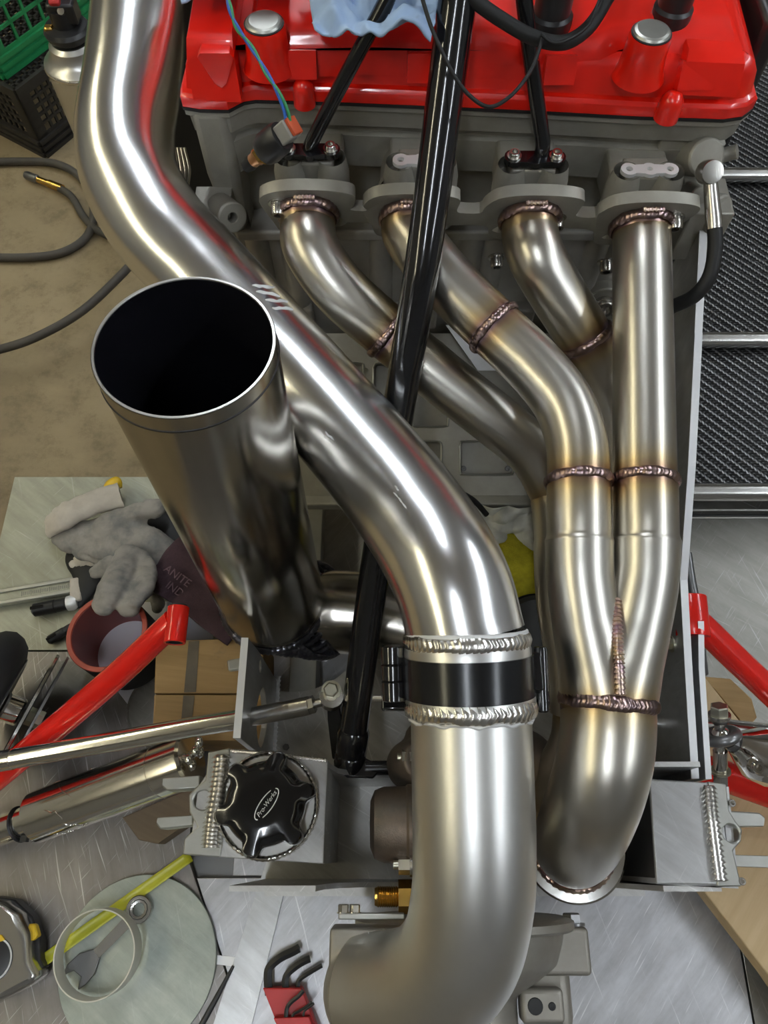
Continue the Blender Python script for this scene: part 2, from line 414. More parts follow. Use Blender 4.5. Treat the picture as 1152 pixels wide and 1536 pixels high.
def weld(name, c, axis, r, br, m, parent, n=46, **k):
    bm = bmesh.new(); add_weld(bm, c, axis, r, br, n, **k); return finish(name, bm, m, parent, 70)
def add_bead(bm, pts, br, n=30, up=None, flat=0.6):
    """A straight or curved rippled bead along points."""
    sm = spline(pts, max(2, int(n * 4 / max(1, len(pts) - 1)))); base = []
    rad = []
    add_tube(bm, [p for p, _ in sm], [br * (0.62 + 0.45 * ((i % 4) / 4)) for i in range(len(sm))], seg=8, straight=True, up=up, flat=flat)
def bead(name, pts, br, m, parent, n=30, up=None, flat=0.6):
    bm = bmesh.new(); add_bead(bm, pts, br, n, up, flat); return finish(name, bm, m, parent, 70)
def socket_bolt(parent, c, n, r, h=None, m='bolt_steel', name='socket_bolt', washer=True):
    h = h or r * 1.3; bm = bmesh.new()
    if washer: add_lathe(bm, [(r * 1.05, -0.0002), (r * 1.35, 0), (r * 1.35, r * 0.22), (r * 1.0, r * 0.24)], c, n, 20)
    add_lathe(bm, [(r, 0), (r, h * 0.85), (r * 0.88, h), (r * 0.55, h)], c, n, 20)
    add_lathe(bm, [(r * 0.58, h), (r * 0.54, h * 0.35), (0, h * 0.33)], c, n, 6)
    return finish(name, bm, m, parent, 30)
def hex_bolt(parent, c, n, r, h, m='bolt_steel', name='hex_bolt', washer=1.35):
    bm = bmesh.new()
    if washer: add_lathe(bm, [(0, 0), (r * washer, 0), (r * washer, r * 0.22), (0, r * 0.24)], c, n, 20)
    add_lathe(bm, [(r, r * 0.2), (r, h * 0.9), (r * 0.86, h), (0, h)], c, n, 6, 0.3)
    return finish(name, bm, m, parent, 25)
def remesh(o, vox, smooth=4):
    md = o.modifiers.new('remesh', 'REMESH'); md.mode = 'VOXEL'; md.voxel_size = vox; md.use_smooth_shade = True
    if smooth:
        s = o.modifiers.new('smooth', 'SMOOTH'); s.iterations = smooth; s.factor = 0.5
    return o
def add_ell(bm, c, r, ax=None, nu=16, nv=10):
    x, y, z = ax if ax else (X_, Y_, Z_)
    rings = []
    for i in range(nv + 1):
        t = PI * i / nv
        if i in (0, nv): rings.append([bm.verts.new(c + z * (r[2] * math.cos(t)))])
        else: rings.append([bm.verts.new(c + z * (r[2] * math.cos(t)) + (x * (r[0] * math.cos(2 * PI * k / nu)) + y * (r[1] * math.sin(2 * PI * k / nu))) * math.sin(t)) for k in range(nu)])
    for a, b in zip(rings, rings[1:]):
        for k in range(nu):
            q = []
            for q_ in (a[k % len(a)], a[(k + 1) % len(a)], b[(k + 1) % len(b)], b[k % len(b)]):
                if q_ not in q: q.append(q_)
            if len(q) > 2: bm.faces.new(q)
def cloth(name, corners, m, parent=None, nu=40, nv=40, amp=0.012, freq=18, thick=0.0015, seed=0.0, edge=0.006, bulge=0.0, base=0.004):
    """A crumpled sheet over four corners (world points), always above the corners' plane."""
    bm = bmesh.new(); g = []
    a, b, c, d = corners
    n = (b - a).cross(d - a).normalized()
    if n.z < 0: n = -n
    for j in range(nv + 1):
        row = []
        for i in range(nu + 1):
            s, t = i / nu, j / nv
            p = a * (1 - s) * (1 - t) + b * s * (1 - t) + c * s * t + d * (1 - s) * t
            q = V((p.x * freq + seed, p.y * freq, p.z * freq + seed * 0.7))
            w1 = abs(noise.noise(q)) * 1.6 + 0.5 * abs(noise.noise(q * 2.3)) + 0.18 * noise.noise(q * 5)
            off = V((noise.noise(q * 0.8 + V((5, 1, 2))), noise.noise(q * 0.8 + V((1, 7, 3))), 0)) * edge
            p = p + off + n * (base + amp * w1 + bulge * math.sin(PI * s) * math.sin(PI * t))
            row.append(bm.verts.new(p))
        g.append(row)
    for j in range(nv):
        for i in range(nu): bm.faces.new((g[j][i], g[j][i + 1], g[j + 1][i + 1], g[j + 1][i]))
    o = finish(name, bm, m, parent, 80)
    s = o.modifiers.new('thick', 'SOLIDIFY'); s.thickness = thick
    return o
def arc_pts(c, u, v, r, a0, a1, n): return [c + (u * math.cos(a0 + (a1 - a0) * i / n) + v * math.sin(a0 + (a1 - a0) * i / n)) * r for i in range(n + 1)]
def text_mesh(name, body, size, c, u, v, m, parent, ext=0.0003, shear=0.0):
    """Lettering as a thin mesh lying in the plane of u and v."""
    cu = bpy.data.curves.new(name, 'FONT'); cu.body = body; cu.size = size; cu.extrude = ext; cu.align_x = 'CENTER'; cu.align_y = 'CENTER'; cu.shear = shear; cu.resolution_u = 3
    t = bpy.data.objects.new(name, cu); COL.objects.link(t)
    dg = bpy.context.evaluated_depsgraph_get(); me = bpy.data.meshes.new_from_object(t.evaluated_get(dg))
    bpy.data.objects.remove(t); bpy.data.curves.remove(cu)
    n = u.cross(v); bm = bmesh.new(); bm.from_mesh(me); bpy.data.meshes.remove(me)
    for q in bm.verts: q.co = c + u * q.co.x + v * q.co.y + n * q.co.z
    return finish(name, bm, m, parent, 0)

# ================================================================== THE SETTING
RX0, RX1, RY0, RY1, RH = -4.6, 4.6, -3.4, 4.8, 3.1
def slab(name, c, size, m): return struct(box(name, V(c), size, m, bevel=0))
slab('floor', ((RX0 + RX1) / 2, (RY0 + RY1) / 2, -0.05), (RX1 - RX0 + 0.2, RY1 - RY0 + 0.2, 0.1), 'concrete')
slab('ceiling', ((RX0 + RX1) / 2, (RY0 + RY1) / 2, RH + 0.05), (RX1 - RX0 + 0.2, RY1 - RY0 + 0.2, 0.1), 'ceiling_white')
slab('wall_left', (RX0 - 0.05, (RY0 + RY1) / 2, RH / 2), (0.1, RY1 - RY0, RH), 'wall_paint')
slab('wall_right', (RX1 + 0.05, (RY0 + RY1) / 2, RH / 2), (0.1, RY1 - RY0, RH), 'wall_paint')
slab('wall_back', ((RX0 + RX1) / 2, RY1 + 0.05, RH / 2), (RX1 - RX0, 0.1, RH), 'wall_paint')
slab('wall_front', ((RX0 + RX1) / 2, RY0 - 0.05, RH / 2), (RX1 - RX0, 0.1, RH), 'wall_paint')

def batten(x, y0, y1, m, label, grp='ceiling tube lights of the workshop', z=RH):
    t = thing('tube_light', label, 'ceiling light', (x, (y0 + y1) / 2, z - 0.09), grp)
    box('housing', V((x, (y0 + y1) / 2, z - 0.03)), (0.12, y1 - y0, 0.06), 'lamp_body', t, bevel=0.004)
    for s in (-1, 1):
        tube('lamp_tube', [V((x + s * 0.03, y0 + 0.03, z - 0.075)), V((x + s * 0.03, y1 - 0.03, z - 0.075))], 0.013, m, t, seg=12, res=1)
    return t
batten(2.5, -2.2, 2.6, 'lamp_cool', 'cool white twin tube light on the ceiling over the carbon panel')
batten(-2.9, -2.2, 2.8, 'lamp_warm', 'warm white twin tube light on the ceiling over the bare floor')
batten(-0.35, -1.9, -0.45, 'lamp_cool', 'short cool white twin tube light on the ceiling over the table front')
batten(-0.25, 1.3, 3.9, 'lamp_cool', 'cool white twin tube light on the ceiling beyond the engine')

# ------------------------------------------------------------------ work table: frame, legs and loose sheets of its top
BZ = 0.34
tb = thing('work_table', 'low steel work table topped with scratched aluminium sheets under the chassis', 'table', (0.35, -0.2, 0))
def zl(pts, Z): return [PZ(x, y, Z) for x, y in pts]
TX0, TX1, TY0, TY1 = -0.485, 1.25, -1.0, 0.452
box('table_frame', V(((TX0 + TX1) / 2, (TY0 + TY1) / 2, BZ - 0.04)), (TX1 - TX0 - 0.02, TY1 - TY0 - 0.02, 0.06), 'grey_metal', tb)
for x in (TX0 + 0.05, TX1 - 0.05):
    for y in (TY0 + 0.05, TY1 - 0.05): box('leg', V((x, y, (BZ - 0.06) / 2)), (0.05, 0.05, BZ - 0.06), 'grey_metal', tb)
def sheet(name, loop, m, th=0.008, top=BZ):
    return plate(name, loop, V((0, 0, -th)), m, tb, bevel=0.0006)
def flat(x, y, z): return V((x, y, z))
# seams seen in the photograph, as positions on the table top
s1a, s1b = PZ(270, 1240, BZ), PZ(345, 1470, BZ)
k = (s1b - s1a) / (s1b.y - s1a.y)
def seam(y): return s1a + k * (y - s1a.y)
sp_y = PZ(100, 975, BZ).y
sheet('top_sheet', [flat(TX0, sp_y, BZ), flat(-0.16, sp_y, BZ), flat(-0.16, TY1, BZ), flat(TX0, TY1, BZ)], 'bench_pale')
sheet('top_sheet', [flat(TX0, TY0, BZ), flat(seam(TY0).x - 0.002, TY0, BZ), seam(0.0) - X_ * 0.002, flat(seam(0.0).x - 0.002, sp_y - 0.002, BZ), flat(TX0, sp_y - 0.002, BZ)], 'bench_dull')
rx = PZ(1120, 1480, BZ).x
sheet('top_sheet', [flat(seam(TY0).x, TY0, BZ), flat(rx, TY0, BZ), flat(rx, -0.02, BZ), flat(seam(-0.02).x, -0.02, BZ)], 'bench_bright')
ry = PZ(1100, 776, BZ).y
sheet('top_sheet', [flat(rx + 0.002, TY0, BZ), flat(TX1, TY0, BZ), flat(TX1, ry, BZ), flat(0.27, ry, BZ), flat(0.27, -0.018, BZ), flat(rx + 0.002, -0.018, BZ)], 'bench_grey')
sheet('top_sheet', [flat(-0.158, -0.018, BZ), flat(0.268, -0.018, BZ), flat(0.268, TY1, BZ), flat(-0.158, TY1, BZ)], 'bench_bright')
# raised lip and the strip behind it on the far right of the table
plate('edge_strip', [flat(0.27, ry + 0.008, BZ), flat(TX1, ry + 0.008, BZ), flat(TX1, TY1, BZ), flat(0.27, TY1, BZ)], V((0, 0, -0.008)), 'bench_grey', tb, bevel=0.0006)
tube('edge_lip', [flat(0.272, ry + 0.010, BZ + 0.001), flat(TX1, ry + 0.010, BZ + 0.001)], 0.0022, 'bracket_alu', tb, seg=8, res=1)
tube('edge_lip', [flat(0.272, ry - 0.001, BZ + 0.001), flat(TX1, ry - 0.001, BZ + 0.001)], 0.0016, 'bracket_alu', tb, seg=8, res=1)

# ------------------------------------------------------------------ chassis: tub of aluminium sheet
CZ = 0.385                                   # floor of the tub
TZ = 0.575                                   # top of its front end
ch = thing('chassis', 'bare aluminium racing car chassis tub with welded front boxes', 'chassis', (0.07, 0.15, BZ))
XL, XR = -0.1175, 0.256
# floor pan with the round cut-out left of the engine
pan = [V((XL, -0.035, CZ)), V((XR, -0.035, CZ)), V((XR, 0.50, CZ)), V((-0.02, 0.50, CZ)), V((-0.02, 0.24, CZ))]
pan += arc_pts(V((-0.10, 0.245, CZ)), X_, Y_, 0.082, -0.05, -PI / 2 - 0.2, 10)
plate('floor_pan', pan, V((0, 0, -0.004)), 'chassis_alu', ch)
# underside of the chassis stands on two rails
for x in (-0.09,): box('skid_rail', V((x, 0.2, (BZ + CZ - 0.004) / 2)), (0.03, 0.44, CZ - 0.004 - BZ), 'bracket_alu', ch)
# right side plate: top edge climbs towards the engine
def side_pt(x, y):
    r = ray(x, y); return CAM + r * ((XR) / r.x)
tops = [side_pt(1037, 1168), side_pt(1027, 1000), side_pt(1020, 870), side_pt(1032, 700), side_pt(1042, 500), side_pt(1051, 350)]
tops[-1] = tops[-1] + V((0, 0.02, 0.01))
loop = [V((XR, p.y, p.z)) for p in tops] + [V((XR, tops[-1].y, CZ)), V((XR, tops[0].y, CZ))]
rp = plate('side_plate', loop, V((0.006, 0, 0)), 'box_alu', ch, bevel=0.0008)
bm = bmesh.new()
for p, q in zip(tops, tops[1:]):
    a_, b_ = V((XR - 0.0002, p.y, p.z + 0.0003)), V((XR - 0.0002, q.y, q.z + 0.0003)); v_ = [bm.verts.new(x) for x in (a_, b_, b_ + X_ * 0.0064, a_ + X_ * 0.0064)]; bm.faces.new(v_)
eo = finish('cut_edge', bm, 'machined', ch, 0); eo.modifiers.new('t', 'SOLIDIFY').thickness = 0.0006
# outer skin, a second edge beside it
tops2 = [side_pt(1037, 1168), side_pt(1027, 1000), side_pt(1026, 930)]
loop = [V((XR + 0.0135, p.y, p.z - 0.004)) for p in tops2] + [V((XR + 0.0135, tops2[-1].y + 0.02, CZ)), V((XR + 0.0135, tops2[0].y, CZ))]
plate('side_plate', loop, V((0.005, 0, 0)), 'box_alu', ch, bevel=0.0008)
bm = bmesh.new()
for p, q in zip(tops2, tops2[1:]):
    a_, b_ = V((XR + 0.0135, p.y, p.z - 0.0037)), V((XR + 0.0135, q.y, q.z - 0.0037)); v_ = [bm.verts.new(x) for x in (a_, b_, b_ + X_ * 0.005, a_ + X_ * 0.005)]; bm.faces.new(v_)
eo = finish('cut_edge', bm, 'machined', ch, 0); eo.modifiers.new('t', 'SOLIDIFY').thickness = 0.0006
hex_bolt(ch, side_pt(1008, 966) - X_ * 0.0, V((-1, 0, 0)), 0.0055, 0.006, 'zinc', 'rivet_nut')
# left side plate with two leaf-shaped openings
y0, y1 = 0.088, 0.172
def lp(y, z): return V((XL, y, z))
def leaf(yc, zc, hy, hz):
    return [lp(yc + hy * math.cos(a), zc + hz * math.sin(a) * (1 - 0.25 * abs(math.cos(a)))) for a in [2 * PI * i / 18 for i in range(18)]]
plate('side_plate', [lp(y0, CZ), lp(y0, TZ - 0.002), lp(y1, TZ - 0.002), lp(y1 + 0.003, TZ - 0.06), lp(y1 + 0.003, CZ)], V((-0.006, 0, 0)), 'box_alu', ch,
      holes=[leaf(0.122, 0.47, 0.028, 0.036), leaf(0.164, 0.50, 0.006, 0.008)], bevel=0.0006)
box('cut_edge', V((XL - 0.003, (y0 + y1) / 2, TZ - 0.0017)), (0.0062, y1 - y0, 0.0008), 'machined', ch, bevel=0)
bead('weld_seam', [V((XL + 0.001, y, CZ + 0.001)) for y in (0.0, 0.06, 0.12, 0.18)], 0.0035, 'weld_frost', ch, 40)
for y in (0.105, 0.142): hex_bolt(ch, V((XL + 0.014, y, CZ)), Z_, 0.0035, 0.004, 'grey_metal', 'rivet', washer=0)
# front cross member: low centre wall between the two boxes
fy = PZ(640, 1330, 0.47).y
def wl(x, y): return PY(x, y, fy)
fw = [V((XL, fy, CZ)), V((XL, fy, TZ - 0.004)), V((-0.052, fy, TZ - 0.004)), V((-0.048, fy, 0.535)), V((-0.038, fy, 0.505)), V((-0.015, fy, 0.485)), V((0.03, fy, 0.472)), V((0.12, fy, 0.472)),
      V((0.17, fy, 0.478)), V((0.195, fy, 0.50)), V((0.212, fy, TZ - 0.004)), V((XR, fy, TZ - 0.004)), V((XR, fy, CZ))]
plate('front_wall', fw, V((0, 0.004, 0)), 'chassis_alu', ch)
by = PZ(560, 1165, 0.49).y
bw = [V((XL, by, CZ)), V((XL, by, TZ - 0.004)), V((-0.046, by, TZ - 0.004)), V((-0.040, by, 0.52)), V((-0.02, by, 0.49)), V((0.03, by, 0.47)), V((0.20, by, 0.47)), V((0.215, by, TZ - 0.004)), V((XR, by, TZ - 0.004)), V((XR, by, CZ))]
plate('cross_wall', bw, V((0, 0.004, 0)), 'chassis_alu', ch)
# left box lid with the filler opening, side cheeks and the thick bracket
KN = PZ(402, 1207, TZ)
lid = zl([(333, 1126), (492, 1140), (485, 1296), (283, 1283), (297, 1180)], TZ)
plate('box_lid', lid, V((0, 0, -0.004)), 'box_alu', ch, holes=[circ(KN, X_, Y_, 0.030, 28)], bevel=0.0008)
for a, b in (((492, 1140), (485, 1296)),):
    p, q = PZ(*a, TZ - 0.004), PZ(*b, TZ - 0.004)
    plate('box_cheek', [p, q, V((q.x, q.y, CZ)), V((p.x, p.y, CZ))], V((-0.004, 0, 0)), 'chassis_alu', ch)
weld('filler_weld', KN + Z_ * 0.0005, Z_, 0.0385, 0.0032, 'weld_alu', ch, 60)
lathe('filler_neck', [(0.0300, -0.012), (0.0300, 0.0016), (0.0385, 0.0018)], KN, Z_, 'satin_alu', ch, 40)
# right box
lid = zl([(974, 1168), (1078, 1175), (1100, 1328), (985, 1326)], TZ)
plate('box_lid', lid, V((0, 0, -0.004)), 'box_alu', ch, bevel=0.0012)
p, q = PZ(974, 1168, TZ - 0.004), PZ(985, 1326, TZ - 0.004)
plate('box_cheek', [p, q, V((q.x, q.y, CZ)), V((p.x, p.y, CZ))], V((0.004, 0, 0)), 'black_plastic', ch)  # aluminium cheek coloured black to paint the dark opening of the box
p, q = PZ(1093, 1180, TZ - 0.004), PZ(1108, 1326, TZ - 0.004)
plate('box_cheek', [p, q, V((q.x, q.y, CZ)), V((p.x, p.y, CZ))], V((-0.006, 0, 0)), 'box_alu', ch)
p, q = PZ(300, 1180, TZ - 0.004), PZ(290, 1283, TZ - 0.004)
plate('box_cheek', [p, q, V((q.x, q.y, CZ)), V((p.x, p.y, CZ))], V((0.006, 0, 0)), 'box_alu', ch)
p, q = PZ(985, 1326, TZ - 0.004), PZ(1108, 1333, TZ - 0.004)
plate('box_cheek', [p, q, V((q.x, q.y, CZ)), V((p.x, p.y, CZ))], V((0, 0.004, 0)), 'box_alu', ch)

def bracket(pts, hole, hr, th, up):
    l = zl(pts, TZ + up)
    h = PZ(*hole, TZ + up)
    b = plate('suspension_bracket', l, V((0, 0, -th)), 'bracket_alu', ch, holes=[circ(h, X_, Y_, hr, 16)], bevel=0.0012)
    return b
bracket([(345, 1122), (333, 1270), (330, 1286), (274, 1282), (276, 1258), (296, 1240), (284, 1218), (283, 1192), (297, 1178), (308, 1170), (312, 1128)], (304, 1200), 0.0072, 0.012, 0.002)
bracket([(1062, 1172), (1090, 1176), (1094, 1215), (1104, 1232), (1114, 1244), (1112, 1262), (1100, 1276), (1106, 1300), (1113, 1330), (1076, 1330)], (1097, 1250), 0.0065, 0.012, 0.001)
bead('weld_seam', zl([(333, 1132), (328, 1180), (320, 1230), (316, 1272)], TZ + 0.003), 0.0085, 'weld_alu', ch, 20, up=Z_, flat=0.5)
bead('weld_seam', zl([(1064, 1178), (1068, 1220), (1074, 1270), (1081, 1322)], TZ + 0.002), 0.0068, 'weld_alu', ch, 18, up=Z_, flat=0.5)
bead('weld_seam', zl([(340, 1126), (400, 1131), (490, 1141)], TZ), 0.0022, 'weld_alu', ch, 40)
# forked lugs under the brackets (the lower half of each clevis)
for pts, Z, nmm in (([(244, 1167), (300, 1163), (300, 1182), (250, 1186), (243, 1180)], TZ - 0.012, 'lug'), ([(236, 1226), (290, 1223), (290, 1238), (240, 1244), (234, 1236)], TZ - 0.012, 'lug'),
                    ([(1090, 1216), (1140, 1219), (1148, 1226), (1146, 1240), (1094, 1240)], TZ - 0.012, 'lug'), ([(1098, 1282), (1160, 1284), (1160, 1302), (1100, 1300)], TZ - 0.012, 'lug')):
    plate(nmm, zl(pts, Z), V((0, 0, -0.022)), 'bracket_alu', ch, bevel=0.0012)
for x, y in ((1096, 1205), (1111, 1322)): socket_bolt(ch, PZ(x, y, TZ - 0.002), Z_, 0.0028, name='rivet', washer=False)

# black panel added to darken the gap between intake pipe and engine; braided lines
box('dark_gap_filler', V((-0.192, 0.715, 0.565)), (0.115, 0.02, 0.45), 'black_plastic', ch, bevel=0.002)
for i in range(4):
    tube('braided_line', [P(262 + 5 * i, 222, .70), P(266 + 6 * i, 255, .70), P(272 + 3 * i, 292, .69), P(270 + 7 * i, 330, .70)], 0.0016, 'bright_steel', ch, seg=8)

# filler cap (its own thing)
kb = thing('filler_cap', 'black scalloped filler cap with silver oval lettering on the chassis box', 'filler cap', KN + Z_ * 0.002)
bm = bmesh.new(); KR = 0.0385; prof = [(0.92, 0.0), (1.0, 0.004), (1.0, 0.016), (0.95, 0.020), (0.80, 0.022), (0.62, 0.024), (0.40, 0.0245), (0.0, 0.0245)]
rings = []; SEG = 120
for rr, z in prof:
    ring = []
    for i in range(SEG if rr > 0 else 1):
        a = 2 * PI * i / SEG; lob = max(0.0, math.cos(6 * (a - 0.25))) ** 1.1
        lobe = 0.80 + 0.23 * (0.5 + 0.5 * math.tanh(2.6 * (math.cos(6 * (a - 0.28)) - 0.45)))
        f = lobe if rr >= 0.9 else (lobe * 0.5 + 0.45 if rr > 0.7 else 1)
        ring.append(bm.verts.new(KN + V((math.cos(a) * KR * rr * f, math.sin(a) * KR * rr * f, 0.002 + z))))
    rings.append(ring)
for a, b in zip(rings, rings[1:]):
    for i in range(SEG):
        q = [a[i], a[(i + 1) % SEG]] + ([b[(i + 1) % SEG], b[i]] if len(b) > 1 else [b[0]])
        bm.faces.new(q)
finish('cap_body', bm, 'black_gloss', kb, 40)
eu = (PZ(412, 1190, TZ) - PZ(385, 1228, TZ)).normalized(); ev = V((-eu.y, eu.x, 0)); ec = PZ(400, 1206, TZ + 0.0268)
bm = bmesh.new()
op = [ec + eu * (0.0135 * math.cos(a)) + ev * (0.0052 * math.sin(a)) for a in [2 * PI * i / 40 for i in range(40)]]
ip = [ec + eu * (0.0127 * math.cos(a)) + ev * (0.0044 * math.sin(a)) for a in [2 * PI * i / 40 for i in range(40)]]
a_ = [bm.verts.new(p) for p in op]; b_ = [bm.verts.new(p) for p in ip]
for i in range(40):
    if i in (2, 3, 4, 22, 23, 24): continue
    bm.faces.new((a_[i], a_[(i + 1) % 40], b_[(i + 1) % 40], b_[i]))
finish('emblem_oval', bm, 'emblem', kb, 0)
text_mesh('lettering', 'Pro-Werks', 0.0047, ec, eu, ev, 'emblem', kb, 0.0002, 0.25)

# ================================================================== PIPES
# ------------------------------------------------------------------ polished intake pipe and clamp and lower intake elbow
ip = [P(x, y, d) for x, y, d in ((212, -70, .63), (208, 30, .612), (199, 120, .599), (188, 200, .590), (197, 268, .582), (238, 340, .572), (305, 412, .570), (420, 537, .562), (545, 678, .534), (625, 780, .507), (676, 870, .483), (700, 958, .477))]
ip = [ip[0] + (ip[0] - ip[1]).normalized() * 0.30] + ip          # runs on out of the frame
it = thing('intake_pipe', 'long polished aluminium intake pipe bending across the engine bay', 'pipe', ip[-1])
RP = 0.0381
tube('pipe', ip, RP, 'polished_alu', it, seg=48, res=10)
j1 = P(703, 975, .4765); j2 = P(706, 1055, .474)
ax1 = (j2 - j1).normalized()
weld('weld_bead', ip[-1] + ax1 * 0.001, ax1, RP + 0.0004, 0.0042, 'weld_alu', it, 60)
lathe('weld_edge', [(RP + 0.0002, -0.0068), (RP + 0.0012, -0.006), (RP + 0.0014, -0.0045), (RP + 0.0002, -0.004)], ip[-1] + ax1 * 0.001, ax1, 'weld_frost', it, 64)
lathe('pipe_ferrule', [(RP - 0.002, 0.0025), (RP + 0.002, 0.0025), (RP + 0.0028, 0.006), (RP + 0.0028, 0.012)], ip[-1] + ax1 * 0.001, ax1, 'satin_alu', it, 64)
# frosted marks left by wiped tape on the pipe
def on_pipe(px, py, lift=0.0006):
    r = ray(px, py); best = None
    for p, u in spline(ip, 24):
        q = p - CAM; t = q.dot(r) / r.dot(r); dist = (CAM + r * t - p).length
        if dist < RP:
            tt = t - math.sqrt(max(RP * RP - dist * dist, 0)) / r.length
            if best is None or tt < best: best = tt
    return CAM + r * ((best or 0.5) - lift)
for k_, (a, b) in enumerate((((378, 428), (412, 432)), ((384, 437), (420, 444)), ((398, 450), (432, 452)), ((408, 462), (440, 464)))):
    pts = [on_pipe(a[0] + (b[0] - a[0]) * i / 6, a[1] + (b[1] - a[1]) * i / 6 + random.uniform(-1, 1)) for i in range(7)]
    bm = bmesh.new(); add_tube(bm, pts, [0.0004, 0.0011, 0.0015, 0.001, 0.0016, 0.0011, 0.0004], seg=6, res=3, flat=0.25, up=-ray(400, 440)); finish('tape_residue', bm, 'weld_frost', it, 60)

for qx, qy in ((488, 648), (493, 653), (590, 738), (597, 746), (603, 754), (592, 728)):
    pts = [on_pipe(qx + i * 2.2, qy + i * 2.6 + random.uniform(-1.5, 1.5)) for i in range(4)]
    bm = bmesh.new(); add_tube(bm, pts, [0.0002, 0.0006, 0.0006, 0.0002], seg=6, res=2, flat=0.25, up=-ray(560, 700)); finish('stamp_mark', bm, 'weld_frost', it, 60)

cl = thing('pipe_clamp', 'black anodised quick release clamp joining the two intake pipes', 'clamp', P(704, 1012, .475))
c0 = ip[-1] + ax1 * 0.010; L = (P(706, 1043, .4745) - c0).length
RC = 0.0422
lathe('clamp_band', [(RC - 0.004, 0), (RC, 0.0004), (RC, L - 0.0004), (RC - 0.004, L)], c0, ax1, 'black_anodised', cl, 64)
lx = -X_
hb = c0 + ax1 * (L / 2)
def around(ang, r, z):   # point around the clamp: 0 = towards the camera, positive = to the right of the photograph
    e = (CAM - hb); e = (e - ax1 * e.dot(ax1)).normalized(); s = ax1.cross(e)
    if s.x < 0: s = -s
    return hb + (e * math.cos(ang) + s * math.sin(ang)) * r + ax1 * z
for i, (z0, z1) in enumerate(((-0.020, -0.0085), (-0.008, 0.002), (0.0025, 0.015))):
    lathe('hinge_knuckle', [(0, z0), (0.0075, z0), (0.0082, z0 + 0.0006), (0.0082, z1 - 0.0006), (0.0075, z1), (0, z1)], around(-1.48, RC + 0.0055, 0), ax1, 'black_gloss', cl, 24)
box('latch_lever', around(-1.75, RC + 0.006, 0.018), (0.020, 0.012, 0.006), 'black_gloss', cl, bevel=0.0015)
lathe('hinge_pin', [(0, -0.02), (0.004, -0.02), (0.0045, -0.018), (0.0045, 0.02), (0.003, 0.0215), (0, 0.0215)], around(1.75, RC + 0.006, 0.004), ax1, 'black_gloss', cl, 16)
box('hinge_plate', around(1.70, RC + 0.001, 0), (0.008, 0.024, 0.012), 'black_gloss', cl, bevel=0.001)
tube('latch_pin', [around(-1.75, RC + 0.022, 0.016), around(-1.75, RC - 0.004, 0.016)], 0.0022, 'bolt_steel', cl, seg=10, res=1)

lpth = [P(x, y, d) for x, y, d in ((706, 1064, .4735), (709, 1170, .467), (711, 1270, .463), (708, 1350, .464), (690, 1425, .472), (645, 1476, .488), (590, 1490, .508), (553, 1488, .522))]
le = thing('intake_elbow', 'satin aluminium intake elbow running down into the turbocharger', 'pipe', lpth[-1])
tube('pipe', lpth, [RP + 0.0004] * 8, 'satin_alu', le, seg=48, res=10)
cw = P(706, 1062, .4735); axw = (lpth[1] - lpth[0]).normalized()
weld('weld_bead', cw, axw, RP + 0.0008, 0.0052, 'weld_alu', le, 56)
for s in (-1, 1):
    bm = bmesh.new(); u_, v_, n_ = frame_of(axw); pts = []
    for i in range(72):
        a = 2 * PI * i / 72; e = u_ * math.cos(a) + v_ * math.sin(a)
        pts.append(cw + e * (RP + 0.0008) + axw * (s * (0.0066 + 0.0007 * math.sin(a * 11) + 0.0004 * math.sin(a * 23))))
    add_tube(bm, pts + [pts[0]], 0.0012, seg=6, res=1); finish('weld_edge', bm, 'weld_frost', le, 60)
lathe('pipe_ferrule', [(RP - 0.002, 0.0), (RP + 0.003, 0.0), (RP + 0.0034, 0.001), (RP + 0.0034, 0.009), (RP + 0.001, 0.0105)], P(705, 1043, .4745), axw, 'satin_alu', le, 64)

# ------------------------------------------------------------------ exhaust stack: upright steel tube with its elbow
st_top, st_bot = P(284, 512, .411), P(408, 893, .70)
sx = (st_top + st_bot) / 2
SC_T, SC_B = V((-0.1075, 0.250, 0.878)), V((-0.1095, 0.229, 0.506))
sa = (SC_T - SC_B).normalized(); SL = (SC_T - SC_B).length; SR = 0.0495
stt = thing('exhaust_stack', 'tall open-ended stainless exhaust stack standing beside the engine', 'pipe', SC_B)
lathe('outer_wall', [(SR, 0.004), (SR, SL - 0.0004), (SR - 0.0002, SL)], SC_B, sa, 'stack_steel', stt, 96)
lathe('inner_wall', [(SR - 0.0021, SL), (SR - 0.0022, SL - 0.0005), (SR - 0.0022, 0.002), (0, 0.002)], SC_B, sa, 'bore_black', stt, 96)
lathe('cut_rim', [(SR - 0.0002, SL - 0.0003), (SR - 0.0005, SL + 0.0003), (SR - 0.0018, SL + 0.0003), (SR - 0.0022, SL - 0.0003)], SC_B, sa, 'rim_steel', stt, 96)
bm = bmesh.new(); u_, v_, n_ = frame_of(sa)
pts = [SC_B + sa * (SL - 0.0125 - 0.0025 * math.sin(a + 0.6)) + (u_ * math.cos(a) + v_ * math.sin(a)) * (SR + 0.0001) for a in [2 * PI * i / 80 for i in range(81)]]
add_tube(bm, pts, 0.00065, seg=6, res=1); finish('marker_line', bm, 'marker_ink', stt, 60)
